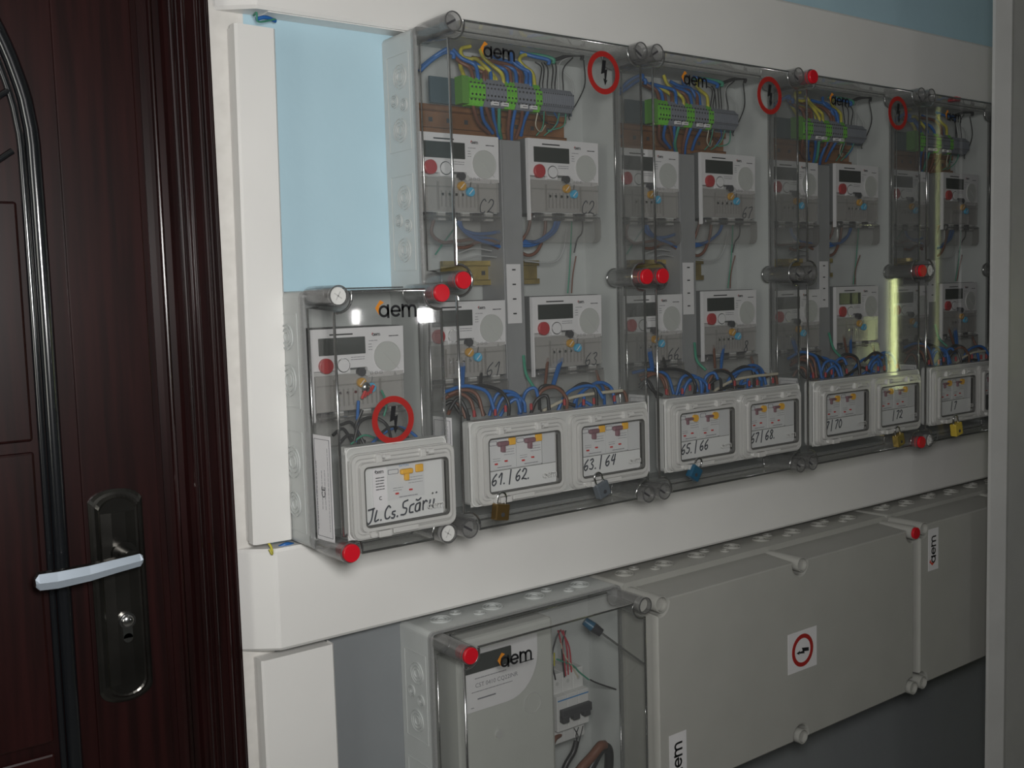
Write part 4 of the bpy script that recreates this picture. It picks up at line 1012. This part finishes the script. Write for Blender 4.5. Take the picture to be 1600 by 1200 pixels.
c.sphere((0, -.002, .014), .006, CHROME, sc_=(1, .6, 1.2)); o = c.build('wire_seal'); p = at(572, 622, .060); o.location = p
o['label'] = 'red and silver wire seal hanging under the small cabinet meter'; o['category'] = 'seal'

# ---- lower clear cabinet
zF = .9075; xF = -.0083; WF = .3230
T, fin = cabinet('meter_cabinet', 'large clear cabinet at bottom left below the middle trunking', xF, zF, WF, .6535, TALL, True, {'tl': 'r', 'tr': 'n', 'mr': 's'}, bez=.0145, draft=.004)
ZF = lambda zz: zz-zF
add_brand(fin, T, .0445-xF, ZF(.8755), .0150)
# big three phase meter
P0 = at(727, 1040, .055); P1 = at(838, 1000, .055); P2 = at(727, 1116, .055); Pd = at(798, 1060, .055)
t = thing('electricity_meter', 'large pale three phase meter inside the bottom left clear cabinet', 'electricity meter', (P0.x, .055, .55))
top_ = at(860, 985, .055)
mx1 = at(868, 1100, .055).x-P0.x
mb = MB(); mb.box(-.012, mx1, 0, .088, .0, P0.z-.55+.036, mat('meter_pale', (.50, .51, .48), .45, noise=.03, nscale=20), .006); mb.build('housing', t)
lw_ = P1.x-P0.x; zt = P0.z-.55+.018; zb = P2.z-.55
mb = MB(); P = [(-.004, zt), (-.004, zb), (lw_*.55, zb)]+[(lw_*.55+lw_*.45*math.sin(a), zb+.062-.062*math.cos(a)) for a in [PI/2*k/8 for k in range(1, 9)]]+[(lw_, zt)]
mb.prism(P, -.002, .001, WHITE)
M = sheet(0, -.0022, 0)
text_mesh(mb, 'CST 0410 CQ22INR', .0088, sheet(.014, -.0024, zb+.034), MATS['grey_print'])
r7 = random.Random(11); lines(mb, M, .014, .070, zb+.047, 1, .004, MATS['grey_print'], r7, .0010); lines(mb, M, .008, .080, zb+.028, 1, .004, MATS['grey_print'], r7, .0009); lines(mb, M, .018, .050, zb+.017, 1, .005, MATS['grey_print'], r7, .002); lines(mb, M, .006, .011, zb+.006, 1, .003, MATS['grey_print'], r7, .001)
lines(mb, M, lw_-.030, lw_-.008, zt-.036, 1, .003, BLACK, r7, .0014)
mb.build('rating_plate', t, label='white rating plate with a rounded corner')
mb = MB(); mb.box(-.003, Pd.x-P0.x, -.004, .0, zb+.056, zt-.006, LCD, .0008); mb.build('display', t)
ps = at(779, 1146, .055)
mb = MB(); mb.cyl((ps.x-P0.x, -.003, ps.z-.55), (ps.x-P0.x, .001, ps.z-.55), .006, MBODY, n=14); mb.build('seal_screw', t)
ps = at(832, 1098, .055)
mb = MB(); mb.ring(circ(ps.x-P0.x, ps.z-.55, .016), circ(ps.x-P0.x, ps.z-.55, .015), -.001, .001, MBODY); mb.build('round_cover', t)
# three pole breaker
b0 = at(866, 1062, .075); b1 = at(918, 1140, .075)
t = thing('circuit_breaker', 'white three pole breaker with black toggles in the bottom left cabinet', 'circuit breaker', (b0.x, .070, b1.z-.01))
bw = b1.x-b0.x; bh = b0.z-b1.z+.014
CBW = mat('breaker_white', (.62, .62, .61), .4)
mb = MB()
for q in range(3):
    x_ = q*bw/3; mb.box(x_, x_+bw/3-.0005, .012, .06, 0, bh, CBW, .001); mb.box(x_, x_+bw/3-.0005, 0, .02, bh*.22, bh*.72, CBW, .001)
    mb.cyl((x_+bw/6, .0112, bh*.86), (x_+bw/6, .013, bh*.86), .003, MBODY, n=10)
mb.stroke([(.002, bh*.66), (bw-.002, bh*.66)], .0018, BLUEP, sheet(0, -.0003, 0), 1); mb.build('breaker_body', t)
mb = MB()
mb.box(.004, bw-.001, -.009, .0, bh*.42, bh*.54, MDARK, .0015)
for q in range(3): mb.box(q*bw/3+.004, (q+1)*bw/3-.005, -.010, .0, bh*.36, bh*.46, MDARK, .001)
mb.build('toggle_bar', t, label='black linked toggle bar')
for mt, cn, l in ((WK, 'black', [(868,1062),(862,1030),(868,1000),(875,985)]), (WRED, 'red', [(884,1056),(880,1020),(872,985)]), (WRED, 'red', [(888,1054),(886,1015),(880,985)]), (WRED, 'red', [(893,1050),(889,1010),(876,984)]), (WK, 'black', [(882,1058),(878,1010),(884,985)]),
                  (WC, 'white', [(903,1058),(893,1040),(880,1020),(876,1000)]), (WY, 'yellow', [(866,1040),(866,1020)]), (WG, 'green', [(920,1062),(905,1050),(895,1040),(870,1030)]), (WK, 'dark', [(1010,1100),(975,1082),(935,1068),(922,1062)])):
    wire([at(u, v, .080) for u, v in l], mt, .0013, cn+' thin wire above the three pole breaker in the bottom left cabinet', cn+' wires above the three pole breaker')
for l, mt in (([(897,1138),(903,1150),(899,1160)], WK), ([(904,1136),(900,1150),(903,1162)], WK), ([(911,1134),(907,1150),(904,1162)], WK)):
    wire([at(u, v, .080) for u, v in l], mt, .0008, 'thin black wire below the three pole breaker in the bottom left cabinet', 'thin wires below the three pole breaker')
wire([at(901, 1158, .078), at(896, 1175, .078), at(884, 1196, .078), at(872, 1230, .078)], WK, .0048, 'black sheathed cable below the three pole breaker', 'black sheathed cable', cat='cable', name='cable')
wire([at(875, 1148, .085), at(866, 1156, .080), at(860, 1180, .075), at(858, 1230, .075)], WR, .0040, 'brown cable bending down left of the three pole breaker', 'brown cable by breaker', cat='cable', name='cable')
wire([at(905, 1240, .050), at(920, 1205, .050), at(938, 1172, .050), at(948, 1168, .050), at(952, 1185, .05), at(948, 1240, .05)], WK, .0075, 'thick black cable arching at the bottom of the clear cabinet', 'thick black cable', cat='cable', name='cable')
wire([at(886, 1240, .042), at(905, 1205, .042), at(925, 1182, .042), at(938, 1166, .042), at(944, 1164, .046)], WR, .0075, 'thick brown cable arching at the bottom of the clear cabinet', 'thick brown cable', cat='cable', name='cable')
wire([at(948, 1240, .056), at(956, 1212, .056), at(954, 1200, .056)], WY, .0045, 'yellow green cable at the bottom of the clear cabinet', 'yellow cable', cat='cable', name='cable')
s0 = at(938, 988, .050); s1 = at(1007, 1038, .004)
t = thing('screwdriver', 'slim screwdriver with a black and blue handle behind the clear lower lid', 'screwdriver', s0)
d = (s1-s0); dn = d.normalized()
mb = MB().cyl((0, 0, 0), tuple(d), .0017, CHROME, n=10); mb.build('blade', t)
mb = MB().cyl(tuple(dn*.002), tuple(-dn*.014), .0065, mat('black_grip', (.03, .03, .035), .3), r1=.008, n=14); mb.build('grip', t, label='black grip')
mb = MB().cyl(tuple(-dn*.014), tuple(-dn*.030), .0078, mat('blue_grip', (.02, .10, .18), .35), r1=.0065, n=14); mb.build('handle_end', t, label='blue handle end')

# ---- lower opaque cabinets
zG = .9025; xG = .3485; WG_ = .6806; HG = .3070
T, fin = cabinet('distribution_cabinet', 'wide opaque grey cabinet with a red ringed warning sticker', xG, zG, WG_, HG, ('tl', 'tr', 'bl', 'br', 'mt', 'mb'), False, {'tr': 'r'}, knock='wide', cat='distribution cabinet', bez=.0195, draft=.006)
ZG = lambda zz: zz-zG
add_sign(fin, T, .6935-xG, ZG(.749), .029, PI/2, plate=(.079, .071))
def label_sticker(T, fin, x0, x1, z0, z1, size):
    mb = MB(); mb.box(x0, x1, -.0009, -.0003, z0, z1, WHITE); brand(mb, sheet((x0+x1)/2+size*.5, -.0010, z0+size*.95, -PI/2, size), BLACK, mat('logo_red', (.60, .06, .03), .5))
    fin(mb.build('brand_sticker', T, label='white sticker with upright lettering'))
label_sticker(T, fin, .364-xG, .402-xG, ZG(.598), ZG(.688), .0165)
xH = 1.0618
T, fin = cabinet('distribution_cabinet', 'opaque grey cabinet beside the door frame with an upright white sticker', xH, zG+.003, WG_, HG, ('tl', 'tr', 'bl', 'br', 'mt', 'mb'), False, {}, knock='wide', cat='distribution cabinet', bez=.0175, draft=.006)
label_sticker(T, fin, 1.0835-xH, 1.1125-xH+.006, ZG(.813), ZG(.896), .0150)
